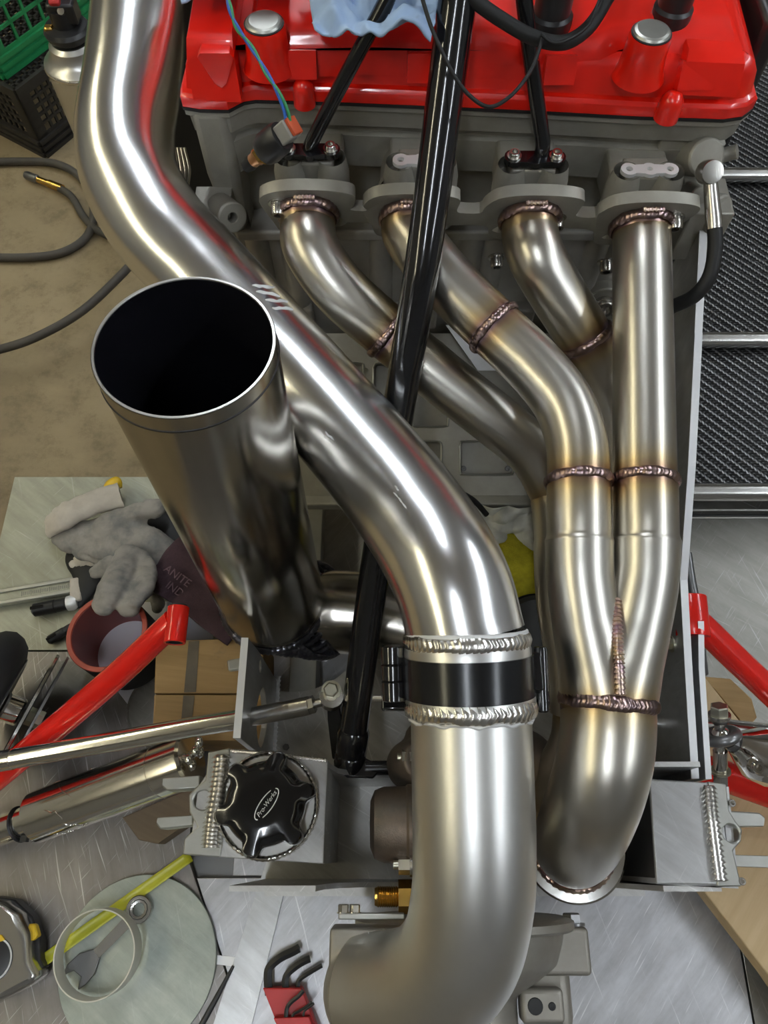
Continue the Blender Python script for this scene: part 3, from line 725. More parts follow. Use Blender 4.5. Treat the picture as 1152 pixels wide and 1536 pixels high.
# bottom: rolled shoulder, lapped weld rings and the elbow running under the intake pipe to the turbo
lathe('stack_shoulder', [(SR, 0.006), (SR + 0.001, 0.0), (SR - 0.003, -0.012), (SR - 0.012, -0.022)], SC_B, sa, 'stack_steel', stt, 64)
el = [SC_B + V((0.030, -0.001, -0.040)), SC_B + V((0.042, -0.001, -0.040)), SC_B + V((0.060, 0.0, -0.040)), SC_B + V((0.105, -0.004, -0.041)), SC_B + V((0.160, -0.020, -0.045)), SC_B + V((0.20, -0.055, -0.05)), SC_B + V((0.214, -0.10, -0.055))]
tube('elbow', el, [0.036, 0.041, 0.043, 0.043, 0.043, 0.042, 0.040], 'stack_steel', stt, seg=40, res=8)
for i, t in enumerate((0.012, 0.020, 0.028, 0.036, 0.044, 0.052)):
    p = SC_B + V((0.0085 * i, -0.002, -0.003 - 0.0045 * i))
    nrm = V((0.10 + 0.13 * i, 0, 1.0 - 0.07 * i)).normalized()
    weld('wrap_ring', p, nrm, 0.0490 - 0.0008 * (i % 2), 0.0052, 'wrap_dark', stt, 60, lean=0.2)
lathe('bend_core', [(0.046, 0.004), (0.046, -0.010), (0.040, -0.03), (0, -0.03)], SC_B + V((0.012, 0, -0.006)), V((0.45, 0, 0.9)), 'wrap_dark', stt, 40)

# ------------------------------------------------------------------ exhaust manifold
mf_n = V((0, -math.cos(math.radians(20)), -math.sin(math.radians(20))))      # ports face forward and slightly down
PORTS = [P(462, 322, .575), P(615, 328, .572), P(795, 330, .570), P(962, 340, .568)]
mf = thing('exhaust_manifold', 'stainless four into two exhaust manifold with heat-tinted welds', 'exhaust manifold', P(910, 1050, .50))
RT = 0.0215
mu = X_; mv = mf_n.cross(mu)
if mv.z < 0: mv = -mv
# one-piece port flange: scalloped outline round the four ports
FT = 0.009
fl_c = PORTS[0]
def fp(i, du, dv): return PORTS[i] + mu * du + mv * dv - mf_n * 0.004
out = []
for i in range(4):      # lower edge, left to right
    out += [fp(i, -0.030, -0.020), fp(i, -0.026, -0.036), fp(i, -0.014, -0.040), fp(i, 0.004, -0.034), fp(i, 0.024, -0.022)]
    if i < 3: out += [PORTS[i].lerp(PORTS[i + 1], 0.42) + mv * -0.018 - mf_n * 0.004, PORTS[i].lerp(PORTS[i + 1], 0.58) + mv * -0.018 - mf_n * 0.004]
for i in (3, 2, 1, 0):
    out += [fp(i, 0.036, 0.006), fp(i, 0.037, 0.020), fp(i, 0.028, 0.026), fp(i, 0.010, 0.029), fp(i, -0.012, 0.029), fp(i, -0.028, 0.024), fp(i, -0.036, 0.012)]
    if i > 0: out += [PORTS[i].lerp(PORTS[i - 1], 0.42) + mv * 0.002 - mf_n * 0.004, PORTS[i].lerp(PORTS[i - 1], 0.58) + mv * 0.002 - mf_n * 0.004]
plate('port_flange', closed_spline(out, 3), -mf_n * FT, 'cast_alu', mf, bevel=0.0012)
for i in range(4):
    weld('weld_bead', PORTS[i], mf_n, RT + 0.001, 0.0032, 'weld_steel', mf, 34)
    bead('weld_tack', [PORTS[i] + mv * (RT + 0.0055) + mu * s for s in (-0.008, 0.0, 0.008)], 0.0026, 'weld_gold', mf, 6)
for i, px in enumerate(((417, 305), (589, 312), (745, 385), (835, 325), (909, 392), (1012, 326))):
    near = min(PORTS, key=lambda q_: abs(q_.x - P(px[0], px[1], .57).x))
    c = PP(px[0], px[1], near - mf_n * 0.004, mf_n)
    socket_bolt(mf, c + mf_n * 0.0, mf_n, 0.0056, 0.010)
# primaries
PR = [
    [PORTS[0], PORTS[0] + mf_n * 0.012, P(468, 375, .566), P(510, 435, .572), P(582, 499, .585), P(660, 565, .592), P(740, 628, .60), P(800, 680, .612), P(835, 740, .62)],
    [PORTS[1], PORTS[1] + mf_n * 0.012, P(640, 385, .560), P(680, 432, .556), P(741, 492, .550), P(800, 548, .542), P(845, 605, .532), P(865, 665, .521), P(868, 722, .513)],
    [PORTS[2], PORTS[2] + mf_n * 0.012, P(805, 385, .565), P(833, 435, .575), P(878, 508, .592), P(912, 575, .607), P(930, 640, .616), P(938, 700, .622), P(938, 740, .624)],
    [PORTS[3], PORTS[3] + mf_n * 0.010, P(963, 400, .558), P(964, 470, .549), P(965, 550, .538), P(966, 630, .527), P(967, 722, .514)]]
wpos = [4, 4, 4, None]
for i in range(4):
    n = len(PR[i]) - 1
    ht = [(0.1, 0.85, 0.014), (n, 0.9, 0.016)]
    if wpos[i]: ht.append((wpos[i], 1.0, 0.015))
    tube('primary_tube', PR[i], RT, 'steel_tube', mf, seg=40, res=9, heat=ht, up=V((1, 0, 0)))
    if wpos[i]:
        k_ = wpos[i]; t = (PR[i][k_ + 1] - PR[i][k_ - 1]).normalized()
        weld('weld_bead', PR[i][k_], t, RT + 0.0004, 0.0026, 'weld_steel', mf, 40)
    t = (PR[i][-1] - PR[i][-2]).normalized()
    weld('weld_bead', PR[i][-1], t, RT + 0.0006, 0.0028, 'weld_steel', mf, 40)
# front collector: two swaged tubes flow into one
cA = [[P(868, 722, .513), P(868.5, 770, .508), P(868.7, 802, .506), P(868.8, 812, .5053), P(869, 824, .5045), P(871, 868, .502), P(880, 930, .500), P(893, 990, .499), P(906, 1052, .499)],
      [P(967, 722, .514), P(968, 770, .509), P(968.3, 802, .507), P(968.3, 812, .5063), P(968, 824, .5055), P(966, 868, .503), P(954, 930, .501), P(937, 990, .500), P(918, 1052, .499)]]
rA = [0.0219, 0.0219, 0.0219, 0.0232, 0.0229, 0.0226, 0.0232, 0.0255, 0.0296]
for pts in cA:
    tube('collector', pts, rA, 'steel_tube', mf, seg=44, res=9, heat=[(0, 0.85, 0.016), (8, 0.95, 0.016)])
cr = [P(924, 897, .488), P(925.5, 930, .481), P(927, 965, .4755), P(929, 1000, .471), P(931, 1043, .4675)]
bead('crotch_weld', cr, 0.0042, 'weld_gold', mf, 22)
cend = P(912, 1053, .499); cdir = (P(910, 1100, .495) - cend).normalized()
weld('weld_bead', cend, cdir, 0.0308, 0.0040, 'weld_steel', mf, 56)
RE = 0.0312
dn = [cend, P(911, 1100, .494), P(904, 1150, .492), P(890, 1200, .500), P(873, 1243, .525), P(862, 1264, .565), P(860, 1270, .61)]
tube('down_elbow', dn, [RE] * 7, 'steel_tube', mf, seg=48, res=10, heat=[(0, 0.9, 0.014), (6, 0.9, 0.02)])
vd = (dn[-1] - dn[-2]).normalized()
weld('weld_bead', dn[-1] + vd * 0.004, vd, RE + 0.001, 0.0045, 'weld_gold', mf, 40)
lathe('outlet_ring', [(RE, 0.006), (RE + 0.010, 0.007), (RE + 0.0115, 0.009), (RE + 0.0115, 0.013), (RE + 0.009, 0.014), (RE + 0.009, 0.02), (RE + 0.0105, 0.021), (RE + 0.0105, 0.026), (RE - 0.002, 0.028)], dn[-1], vd, 'bright_steel', mf, 56)
# rear collector, mostly hidden behind the front one
cB = [[P(835, 738, .62), P(842, 800, .612), P(843, 830, .61), P(848, 900, .605), P(865, 980, .60), P(878, 1060, .60)],
      [P(938, 738, .624), P(932, 800, .616), P(931, 830, .614), P(924, 900, .607), P(905, 980, .60), P(892, 1060, .60)]]
for pts in cB:
    tube('collector', pts, [0.0222, 0.0222, 0.023, 0.0235, 0.026, 0.029], 'steel_tube', mf, seg=32, res=8, heat=[(0, 0.85, 0.012)])
tube('down_elbow', [P(885, 1060, .60), P(880, 1120, .60), P(850, 1170, .62), P(800, 1180, .65)], [0.029, 0.030, 0.030, 0.030], 'steel_tube', mf, seg=32, heat=[(0, 0.9, 0.015), (3, 0.9, 0.03)])

# ================================================================== ENGINE
GZ = 0.828
en = thing('engine', 'four cylinder engine with glossy red valve cover and grey cast head', 'engine', (0.07, 0.60, CZ))
front = [(275, 150), (275, 162), (300, 166), (343, 167), (354, 161), (366, 155), (384, 152), (520, 156), (640, 161), (800, 168), (960, 177), (1085, 181), (1112, 177), (1128, 165)]
fo = [PZ(x, y, GZ) for x, y in front]
BY = 0.78
outline = fo + [V((fo[-1].x + 0.012, BY, GZ)), V((fo[0].x + 0.012, BY, GZ))]
def inset(loop, d):
    n = len(loop); res = []
    area = sum(loop[i].x * loop[(i + 1) % n].y - loop[(i + 1) % n].x * loop[i].y for i in range(n)); sg = 1 if area > 0 else -1
    for i in range(n):
        a, b, c = loop[i - 1], loop[i], loop[(i + 1) % n]
        e1, e2 = (b - a).normalized(), (c - b).normalized()
        n1, n2 = V((-e1.y, e1.x, 0)) * sg, V((-e2.y, e2.x, 0)) * sg
        mt = n1 + n2
        mt = mt / max(mt.length_squared / 2, 0.6)
        res.append(b + mt * d)
    return res
def loft(bm, levels, base, top=True, bottom=True):
    rings = []
    for z, d in levels: rings.append([bm.verts.new(V((p.x, p.y, z))) for p in inset(base, d)])
    for a, b in zip(rings, rings[1:]):
        for i in range(len(a)): bm.faces.new((a[i], a[(i + 1) % len(a)], b[(i + 1) % len(b)], b[i]))
    if top: bm.faces.new(rings[-1])
    if bottom: bm.faces.new(rings[0][::-1])
# valve cover
bm = bmesh.new()
loft(bm, [(GZ + 0.0012, 0.0), (GZ + 0.009, 0.0), (GZ + 0.0115, 0.002), (GZ + 0.0125, 0.0055), (GZ + 0.028, 0.0085), (GZ + 0.0345, 0.0125), (GZ + 0.037, 0.018), (GZ + 0.0375, 0.022)], outline)
def on_cov(x, y, z): return PZ(x, y, z)
# higher middle tier (cam tunnel) with softened edges
tier = [PZ(378, 62, GZ + 0.037), PZ(560, 64, GZ + 0.037), PZ(700, 68, GZ + 0.037), PZ(900, 74, GZ + 0.037), PZ(935, 66, GZ + 0.037), PZ(1095, 74, GZ + 0.037)]
tier = tier + [V((tier[-1].x, BY - 0.03, 0)), V((tier[0].x, BY - 0.03, 0))]
loft(bm, [(GZ + 0.020, -0.010), (GZ + 0.0375, -0.006), (GZ + 0.046, 0.002), (GZ + 0.050, 0.010)], tier)
# bolt domes over the front edge
for (x, y), r in (((456, 142), 0.0078), ((1003, 163), 0.0085)):
    c = PZ(x, y, GZ + 0.010) - Y_ * 0.001
    add_lathe(bm, [(r * 1.05, -0.007), (r, 0.004), (r * 0.93, 0.008), (r * 0.66, 0.0115), (r * 0.3, 0.013), (0, 0.0133)], c, Z_, 20)
# cast pads and swells on the sloping face
for (x, y), s in (((452, 92), (0.012, 0.010, 0.010)), ((632, 97), (0.011, 0.008, 0.009)), ((840, 100), (0.012, 0.009, 0.008)), ((1046, 108), (0.014, 0.010, 0.009))):
    c = PZ(x, y, GZ + 0.032); add_box(bm, c + Y_ * 0.004 - Z_ * 0.004, (s[0] * 1.8, 0.018, 0.018), (X_, V((0, .9, -.43)), V((0, .43, .9))))
# shield-shaped swell on the end block
c = PZ(326, 88, GZ + 0.036); c.y = PZ(326, 89, GZ + 0.036).y - 0.0045
sl = [V((c.x + x, c.y, c.z + z)) for x, z in ((-0.0125, 0.004), (-0.010, 0.0072), (0.010, 0.0072), (0.0125, 0.004), (0.004, -0.015), (0.0, -0.018), (-0.004, -0.015))]
add_plate(bm, sl, V((0, 0.02, 0)))
# end block a step higher
eb = [PZ(280, 87, GZ + 0.036), PZ(352, 90, GZ + 0.036)]
eb = eb + [V((eb[1].x + 0.002, 0.62, 0)), V((eb[0].x, 0.62, 0))]
loft(bm, [(GZ + 0.008, -0.0035), (GZ + 0.036, 0.0), (GZ + 0.0455, 0.004), (GZ + 0.048, 0.009)], eb)
# right hand rear pad
eb = [PZ(1030, 92, GZ + 0.04), PZ(1118, 96, GZ + 0.04)]
eb = eb + [V((eb[1].x, 0.66, 0)), V((eb[0].x, 0.66, 0))]
loft(bm, [(GZ + 0.020, -0.004), (GZ + 0.040, 0.0), (GZ + 0.043, 0.005)], eb)
vc = finish('valve_cover', bm, 'red_paint', en, 60, bevel=0.0028, bseg=3)
# towers with plugs
for x, y, tl in ((396, 36, 1.0), (977, 50, 1.0)):
    c = PZ(x, y, GZ + 0.056)
    tr = lathe('plug_tower', [(0.019, -0.030), (0.0158, -0.022), (0.0148, -0.012), (0.0145, -0.002), (0.0138, 0.0), (0.012, 0.0)], c, Z_, 'red_paint', vc, 36)
    lathe('cam_plug', [(0.0128, -0.002), (0.0128, 0.0012), (0.0118, 0.0024), (0.010, 0.0030), (0.003, 0.0031), (0, 0.0031)], c, Z_, 'bracket_alu', vc, 32, 15)
    lathe('plug_seal', [(0.0128, 0.0), (0.0138, 0.0003), (0.0137, 0.0008), (0.0128, 0.0009)], c, Z_, 'gasket_black', vc, 32)
# ignition coils
for x, y, r in ((828, 46, 0.0125), (1012, 36, 0.0115)):
    c = PZ(x, y, GZ + 0.050) + Y_ * 0.012
    lathe('ignition_coil', [(r * 1.2, -0.012), (r * 1.2, 0.004), (r * 1.02, 0.006), (r, 0.03), (r * 1.08, 0.031), (r * 1.08, 0.04), (r * 0.7, 0.12), (0, 0.12)], c, Z_, 'black_plastic', en, 28)
bm = bmesh.new(); loft(bm, [(GZ - 0.0012, -0.0006), (GZ + 0.0012, -0.0006)], outline); finish('cover_gasket', bm, 'gasket_black', en, 0)
# cylinder head
bm = bmesh.new()
loft(bm, [(0.700, 0.030), (0.766, 0.030), (0.768, 0.007), (0.797, 0.006), (0.7985, 0.011), (0.803, 0.011), (0.807, 0.004), (0.820, 0.003), (0.8225, 0.0005), (GZ - 0.0012, 0.0005)], outline)
hd = finish('cylinder_head', bm, 'cast_alu', en, 35, bevel=0.0012)
# tall end column with a lug
a, b = PZ(281, 168, GZ), PZ(344, 170, GZ)
bm = bmesh.new()
eb = [V((a.x, a.y + 0.001, 0)), V((b.x - 0.004, b.y + 0.001, 0)), V((b.x + 0.004, b.y + 0.03, 0)), V((a.x, a.y + 0.06, 0))]
loft(bm, [(0.700, 0.010), (0.735, 0.004), (0.77, 0.001), (GZ - 0.0012, 0.001)], eb)
finish('end_column', bm, 'cast_alu', en, 40, bevel=0.006, bseg=3)
lc = PY(343, 322, 0.475)
bm = bmesh.new()
add_lathe(bm, [(0.004, -0.02), (0.0115, -0.02), (0.0125, -0.018), (0.0125, 0.008), (0.0115, 0.009), (0.004, 0.009), (0.004, -0.02)], lc, V((0.5, -0.75, 0.35)), 28)
add_box(bm, PY(322, 312, 0.49), (0.03, 0.03, 0.018))
finish('mounting_lug', bm, 'cast_alu', en, 35, bevel=0.001)
# exhaust port bosses, stud pads
PADS = [(465, 232), (632, 239), (801, 243), (975, 253)]
for i in range(4):
    bm = bmesh.new()
    add_lathe(bm, [(0.027, 0.0), (0.0275, 0.002), (0.0265, 0.010), (0.024, 0.020), (0.022, 0.075)], PORTS[i] - mf_n * (0.004 + FT) + mv * 0.0, V((0, 1, -0.25)), 36)
    c = P(PADS[i][0], PADS[i][1], .548)
    add_lathe(bm, [(0.0125, -0.055), (0.0125, -0.012), (0.011, -0.004), (0.0102, 0)], c + V((-0.016, 0, -0.002)), Z_, 20)
    add_lathe(bm, [(0.0125, -0.055), (0.0125, -0.012), (0.011, -0.004), (0.0102, 0)], c + V((0.016, 0, -0.002)), Z_, 20)
    add_box(bm, c + V((0, 0.006, -0.024)), (0.034, 0.022, 0.042))
    add_box(bm, c + V((0, 0.024, -0.030)), (0.046, 0.040, 0.030))
    finish('port_boss', bm, 'cast_alu', en, 40, bevel=0.0025, bseg=3)
    # three-hole machined face
    if i in (1, 3):
        lpz = []
        for k_ in range(3):
            cc = c + V((-0.0152 + 0.0152 * k_, 0, 0.0))
            lpz.append(cc)
        out = []
        R3 = 0.0062
        for a0, a1, cc in ((PI * 0.25, PI * 1.75, lpz[0]), (PI * 1.28, PI * 1.72, lpz[1]), (-PI * 0.75, PI * 0.75, lpz[2]), (PI * 0.28, PI * 0.72, lpz[1])):
            out += arc_pts(cc, X_, Y_, R3, a0, a1, 12)
        plate('machined_face', out, V((0, 0, -0.003)), 'machined', en, holes=[circ(lpz[0], X_, Y_, 0.0026, 12), circ(lpz[1], X_, Y_, 0.0020, 12), circ(lpz[2], X_, Y_, 0.0026, 12)])
# crankcase
bm = bmesh.new()
add_box(bm, V((0.065, 0.62, 0.60)), (0.415, 0.20, 0.205))
for x, y in ((398, 420), (446, 420), (572, 430), (700, 420), (735, 400), (880, 410)):
    p = PY(x, y, 0.522); add_tube(bm, [V((p.x, 0.522, 0.695)), V((p.x, 0.522, 0.575))], 0.0115, seg=20, res=1)
for x0, x1 in ((375, 470), (560, 655), (700, 800)):
    p, q = PY(x0, 470, 0.515), PY(x1, 470, 0.515)
    add_box(bm, V(((p.x + q.x) / 2, 0.517, 0.585)), (q.x - p.x, 0.02, 0.03))
# step ledges under the ports
add_box(bm, V((0.065, 0.525, 0.697)), (0.40, 0.03, 0.012))
finish('crankcase', bm, 'cast_dark', en, 40, bevel=0.003, bseg=3)
c = PY(905, 456, 0.505)
lathe('drain_boss', [(0.0205, -0.02), (0.0205, 0.002), (0.019, 0.004), (0.012, 0.004)], c, V((0, -1, 0.25)), 'cast_alu', en, 36)
socket_bolt(en, c + V((0, -0.004, 0.001)), V((0, -1, 0.25)), 0.0095, 0.007, name='drain_plug')
# sloping sump with shallow pockets
sA, sB = PY(600, 500, 0.50), PY(600, 745, 0.355)
sn = X_.cross(sB - sA).normalized()
if sn.z < 0: sn = -sn
sd = (sB - sA).normalized()
def sp(x, y): return PP(x, y, sA, sn)
X0, X1 = PY(380, 500, 0.5).x, 0.235
def sq(x, p): return V((x, p.y, p.z))
def rrect(x0, y0, x1, y1, r=0.005):
    a, b, c, d = sp(x0, y0), sp(x1, y0), sp(x1, y1), sp(x0, y1); res = []
    for p, q1, q2 in ((a, d, b), (b, a, c), (c, b, d), (d, c, a)):
        e1, e2 = (q1 - p).normalized(), (q2 - p).normalized()
        res += [p + e1 * r, p + e1 * r * 0.3 + e2 * r * 0.3, p + e2 * r]
    return res
pockets = [(500, 545, 545, 625), (560, 545, 608, 640), (618, 560, 672, 640), (606, 662, 662, 710), (690, 662, 770, 712)]
holes = [rrect(*q) for q in pockets] + [circ(sp(548, 557), X_, sd, 0.0042, 12)]
plate('sump_cover', [sq(X0, sA), sq(X1, sA), sq(X1, sB), sq(X0, sB)], -sn * 0.006, 'cast_alu', en, holes=holes, bevel=0.0012)
plate('sump_back', [sq(X0, sA) - sn * 0.0125, sq(X1, sA) - sn * 0.0125, sq(X1, sB) - sn * 0.0125, sq(X0, sB) - sn * 0.0125], -sn * 0.03, 'cast_alu', en)
for q in pockets:
    lp_ = [p + sn * 0.0004 for p in rrect(*q)]; bm = bmesh.new(); add_tube(bm, lp_ + [lp_[0]], 0.0014, seg=6, res=2); finish('pocket_rim', bm, 'bracket_alu', en, 60)
for x, y in ((644, 704), (697, 704), (764, 704)): socket_bolt(en, sp(x, y) - sn * 0.0124, sn, 0.003, 0.004, 'grey_metal', washer=False)
box('sump_edge', (sB + sn * 0.001 + V((0, -0.004, -0.006))) * 1.0 - X_ * sB.x + X_ * ((X0 + X1) / 2), (X1 - X0, 0.012, 0.014), 'cast_alu', en, bevel=0.002)
# pale shim visible between the primaries
plate('shim_plate', [sp(668, 488) + sn * 0.002, sp(722, 490) + sn * 0.002, sp(752, 556) + sn * 0.002, sp(716, 556) + sn * 0.002], sn * 0.002, 'machined', en)
# coolant outlet, banjo fitting and stub at the right-hand end
c = P(1058, 236, .565)
bm = bmesh.new()
add_lathe(bm, [(0.0145, -0.05), (0.0145, 0.0), (0.0135, 0.003), (0.006, 0.0035), (0, 0.0035)], c, V((0.05, -0.72, 0.55)), 28)
add_box(bm, c + V((-0.012, 0.03, -0.012)), (0.04, 0.03, 0.03))
finish('coolant_outlet', bm, 'cast_alu', en, 40, bevel=0.0015)
tube('coolant_outlet', [P(1055, 240, .585), P(1088, 232, .58), P(1106, 227, .575)], [0.006, 0.0055, 0.0055], 'cast_alu', en, seg=16)
bm = bmesh.new()
add_lathe(bm, [(0.0165, -0.03), (0.0165, 0.004), (0.015, 0.006), (0, 0.006)], P(1072, 322, .60), V((0.5, -0.6, 0.4)), 28)
add_lathe(bm, [(0.007, -0.03), (0.007, 0.004), (0, 0.005)], P(1047, 292, .585), V((0, -0.8, 0.5)), 20)
add_box(bm, P(1045, 330, .615), (0.035, 0.04, 0.05))
finish('rear_housing', bm, 'cast_alu', en, 40, bevel=0.002)
# black timing belt cover behind the right-hand end
c = PZ(1112, 40, 0.84)
box('belt_cover', V((fo[-1].x + 0.008, 0.62, 0.80)), (0.016, 0.16, 0.14), 'black_plastic', en, bevel=0.004)

# ------------------------------------------------------------------ hose with banjo fitting
hs = [P(1065, 262, .545), P(1067, 290, .548), P(1070, 325, .552), P(1073, 370, .556), P(1064, 415, .562), P(1040, 445, .572), P(1005, 462, .59), P(985, 480, .605)]
hz = thing('rubber_hose', 'short black rubber hose with steel banjo fitting at the head end', 'hose', hs[-1])
tube('hose', hs[2:], 0.0055, 'black_rubber', hz, seg=18)
tube('ferrule', hs[:3] + [hs[2].lerp(hs[3], 0.4)], [0.0048, 0.0052, 0.0060, 0.0060], 'bolt_steel', hz, seg=18)
lathe('banjo_bolt', [(0, -0.006), (0.0085, -0.006), (0.0085, 0.003), (0.0078, 0.005), (0, 0.0055)], P(1065, 258, .542), V((0.03, -0.70, 0.6)), 'bolt_steel', hz, 28)

# ------------------------------------------------------------------ braces
mb = thing('brace_tube', 'thick gloss black brace tube crossing the whole engine bay', 'brace', P(525, 1150, .67))
bp = [P(x, y, d) for x, y, d in ((698, -90, .462), (673, 100, .49), (633, 400, .525), (592, 650, .583), (549, 950, .63), (530, 1100, .66))]
bp = [bp[0] + (bp[0] - bp[1]).normalized() * 0.30] + bp
tube('tube', bp, 0.0127, 'black_gloss', mb, seg=28, res=3)
bd = (bp[-1] - bp[-2]).normalized()
lathe('end_cup', [(0.0, -0.006), (0.0128, -0.006), (0.0145, -0.002), (0.0145, 0.018), (0.0132, 0.020), (0.0142, 0.022), (0.0142, 0.034), (0.011, 0.038), (0, 0.038)], bp[-1], bd, 'black_gloss', mb, 32)
for x, y in ((508, 1095),):
    lpz = [P(490, 1036, .655), P(503, 1030, .655), P(512, 1075, .662), P(516, 1150, .672), P(498, 1138, .672), P(491, 1080, .664)]
    plate('fork_plate', lpz, V((0.002, 0.004, -0.010)), 'black_gloss', mb, bevel=0.001)
plate('foot_plate', [PZ(x, y, 0.505) for x, y in ((500, 1140), (515, 1128), (545, 1135), (575, 1150), (560, 1168), (520, 1166), (502, 1152))], V((0, 0, -0.008)), 'black_gloss', mb, bevel=0.0015)
tube('cross_tube', [PZ(548, 1152, 0.50), PZ(590, 1152, 0.50), PZ(640, 1154, 0.50)], 0.0065, 'black_gloss', mb, seg=16)
hex_bolt(mb, P(497, 1036, .648), V((0, -0.1, 1)), 0.0065, 0.008, 'zinc', 'hex_bolt')
def brace(name, label, pts, r, padi):
    t = thing(name, label, 'brace', pts[-1])
    pts = [pts[0] + (pts[0] - pts[1]).normalized() * 0.28] + pts
    tube('tube', pts, [r] * (len(pts) - 1) + [r * 0.9], 'black_gloss', t, seg=20, res=4)
    c = P(PADS[padi][0], PADS[padi][1], .548) + Z_ * 0.0006
    o3 = []
    l3 = [c + V((-0.0155, 0, 0)), c, c + V((0.0155, 0, 0))]
    for a0, a1, cc in ((PI * 0.3, PI * 1.7, l3[0]), (PI * 1.3, PI * 1.7, l3[1] - Y_ * 0.001), (-PI * 0.7, PI * 0.7, l3[2])): o3 += arc_pts(cc, X_, Y_, 0.0072, a0, a1, 10)
    plate('foot_plate', o3, V((0, 0, 0.0045)), 'black_gloss', t, bevel=0.0008)
    for q in (l3[0], l3[2]): socket_bolt(t, q + Z_ * 0.0045, Z_, 0.0040, 0.004)
    return t
brace('brace_rod', 'thin black brace rod bolted to the head beside the sensor plug', [P(600, -45, .462), P(580, 0, .474), P(522, 108, .503), P(474, 200, .535), P(463, 226, .546), P(462, 236, .551)], 0.0052, 0)
brace('brace_rod', 'thin black brace rod bolted to the head under the hanging wire', [P(778, -60, .468), P(786, 0, .484), P(798, 100, .51), P(812, 195, .534), P(814, 220, .541), P(809, 244, .551)], 0.0056, 2)

# ------------------------------------------------------------------ wires, hoses over the cover
tag(tube('hose', [P(x, y, d) for x, y, d in ((560, -330, .47), (620, -110, .462), (668, -40, .462), (705, -5, .468), (750, 28, .474), (800, 56, .478), (845, 64, .482), (880, 44, .488), (905, 8, .494), (925, -40, .50), (960, -200, .53), (980, -420, .56))], 0.0046, 'black_rubber', seg=16), 'thick black hose sagging over the red valve cover', 'hose')
tag(tube('wire', [P(x, y, d) for x, y, d in ((600, -300, .47), (618, -100, .452), (630, -20, .45), (640, 20, .452), (655, 60, .455), (684, 118, .462), (712, 150, .466), (738, 160, .468), (768, 142, .468), (795, 108, .47), (808, 76, .472), (814, 52, .474))], 0.00125, 'black_rubber', seg=10), 'thin black wire hanging in a loop across the thick brace', 'wire')
tag(tube('wire', [P(x, y, d) for x, y, d in ((812, 52, .470), (830, 64, .472), (855, 58, .474), (880, 40, .478), (893, 16, .482), (905, -30, .488), (930, -200, .52), (950, -420, .55))], 0.0011, 'black_rubber', seg=10), 'thin black wire curving up beside the sagging hose', 'wire')
se = thing('sensor', 'black and brass sensor with grey plug and two coloured wires', 'sensor', P(404, 218, .51))
s0, s1 = P(432, 196, .497), P(366, 253, .53)
sax = (s1 - s0).normalized(); sL = (s1 - s0).length
def sa_(t): return s0 + (s1 - s0) * t
lathe('body', [(0, 0.006), (0.0095, 0.006), (0.0108, 0.010), (0.0110, 0.022), (0.0098, 0.026), (0.006, 0.0262), (0, 0.0262)], s0, sax, 'black_plastic', se, 24)
lathe('hex_collar', [(0, 0.025), (0.0072, 0.025), (0.0072, 0.031), (0, 0.031)], s0, sax, 'brass', se, 6, 20)
lathe('brass_stem', [(0, 0.030), (0.0058, 0.030), (0.0058, 0.034), (0.0048, 0.0345), (0.0048, 0.039), (0, 0.039)], s0, sax, 'copper', se, 20)
lathe('seal_tip', [(0, 0.038), (0.0046, 0.038), (0.0052, 0.042), (0.0045, 0.047), (0, 0.047)], s0, sax, 'black_rubber', se, 18)
pa = (X_ * 0.75 + Y_ * -0.2 + Z_ * 0.5); pa = (pa - sax * pa.dot(sax)).normalized()
cn = box('plug', s0 + sax * 0.001, (0.013, 0.011, 0.012), 'connector_grey', se, ax=(pa, sax, pa.cross(sax)), bevel=0.0012)
box('plug_lock', s0 - sax * 0.006, (0.0115, 0.003, 0.0095), 'connector_red', cn, ax=(pa, sax, pa.cross(sax)), bevel=0.0006)
for mname, dx in (('wire_green', 1.8), ('wire_blue', -1.8)):
    tube('wire', [P(x, y, d) for x, y, d in ((432 + dx * 1.8, 192, .493), (430 + dx * 1.6, 170, .487), (418 + dx, 140, .48), (400 - dx, 110, .475), (378 + dx, 72, .47), (356 - dx, 42, .465), (345 + dx, 12, .46), (338 - dx, -30, .46), (330, -140, .48), (320, -330, .54))], 0.0011, mname, se, seg=8)

# ------------------------------------------------------------------ blue shop rags on the cover
tag(cloth('shop_rag', [PZ(470, 66, 0.888), PZ(646, 90, 0.888), PZ(652, -55, 0.893), PZ(440, -45, 0.893)], 'blue_cloth', amp=0.020, freq=26, seed=3.1, edge=0.008, nu=60, nv=50), 'crumpled pale blue shop rag between the two black braces', 'rag')
tag(cloth('shop_rag', [PZ(272, 14, 0.886), PZ(428, 8, 0.886), PZ(430, -60, 0.886), PZ(270, -55, 0.886)], 'blue_cloth', amp=0.010, freq=22, seed=8.4, edge=0.004), 'folded pale blue shop rag lying by the cover plug', 'rag')

# ================================================================== TURBOCHARGER
tu = thing('turbocharger', 'grey cast turbocharger under the aluminium intake elbow', 'turbocharger', (0.065, -0.06, 0.40))
TC = V((0.066, -0.088, 0.498))
bm = bmesh.new()
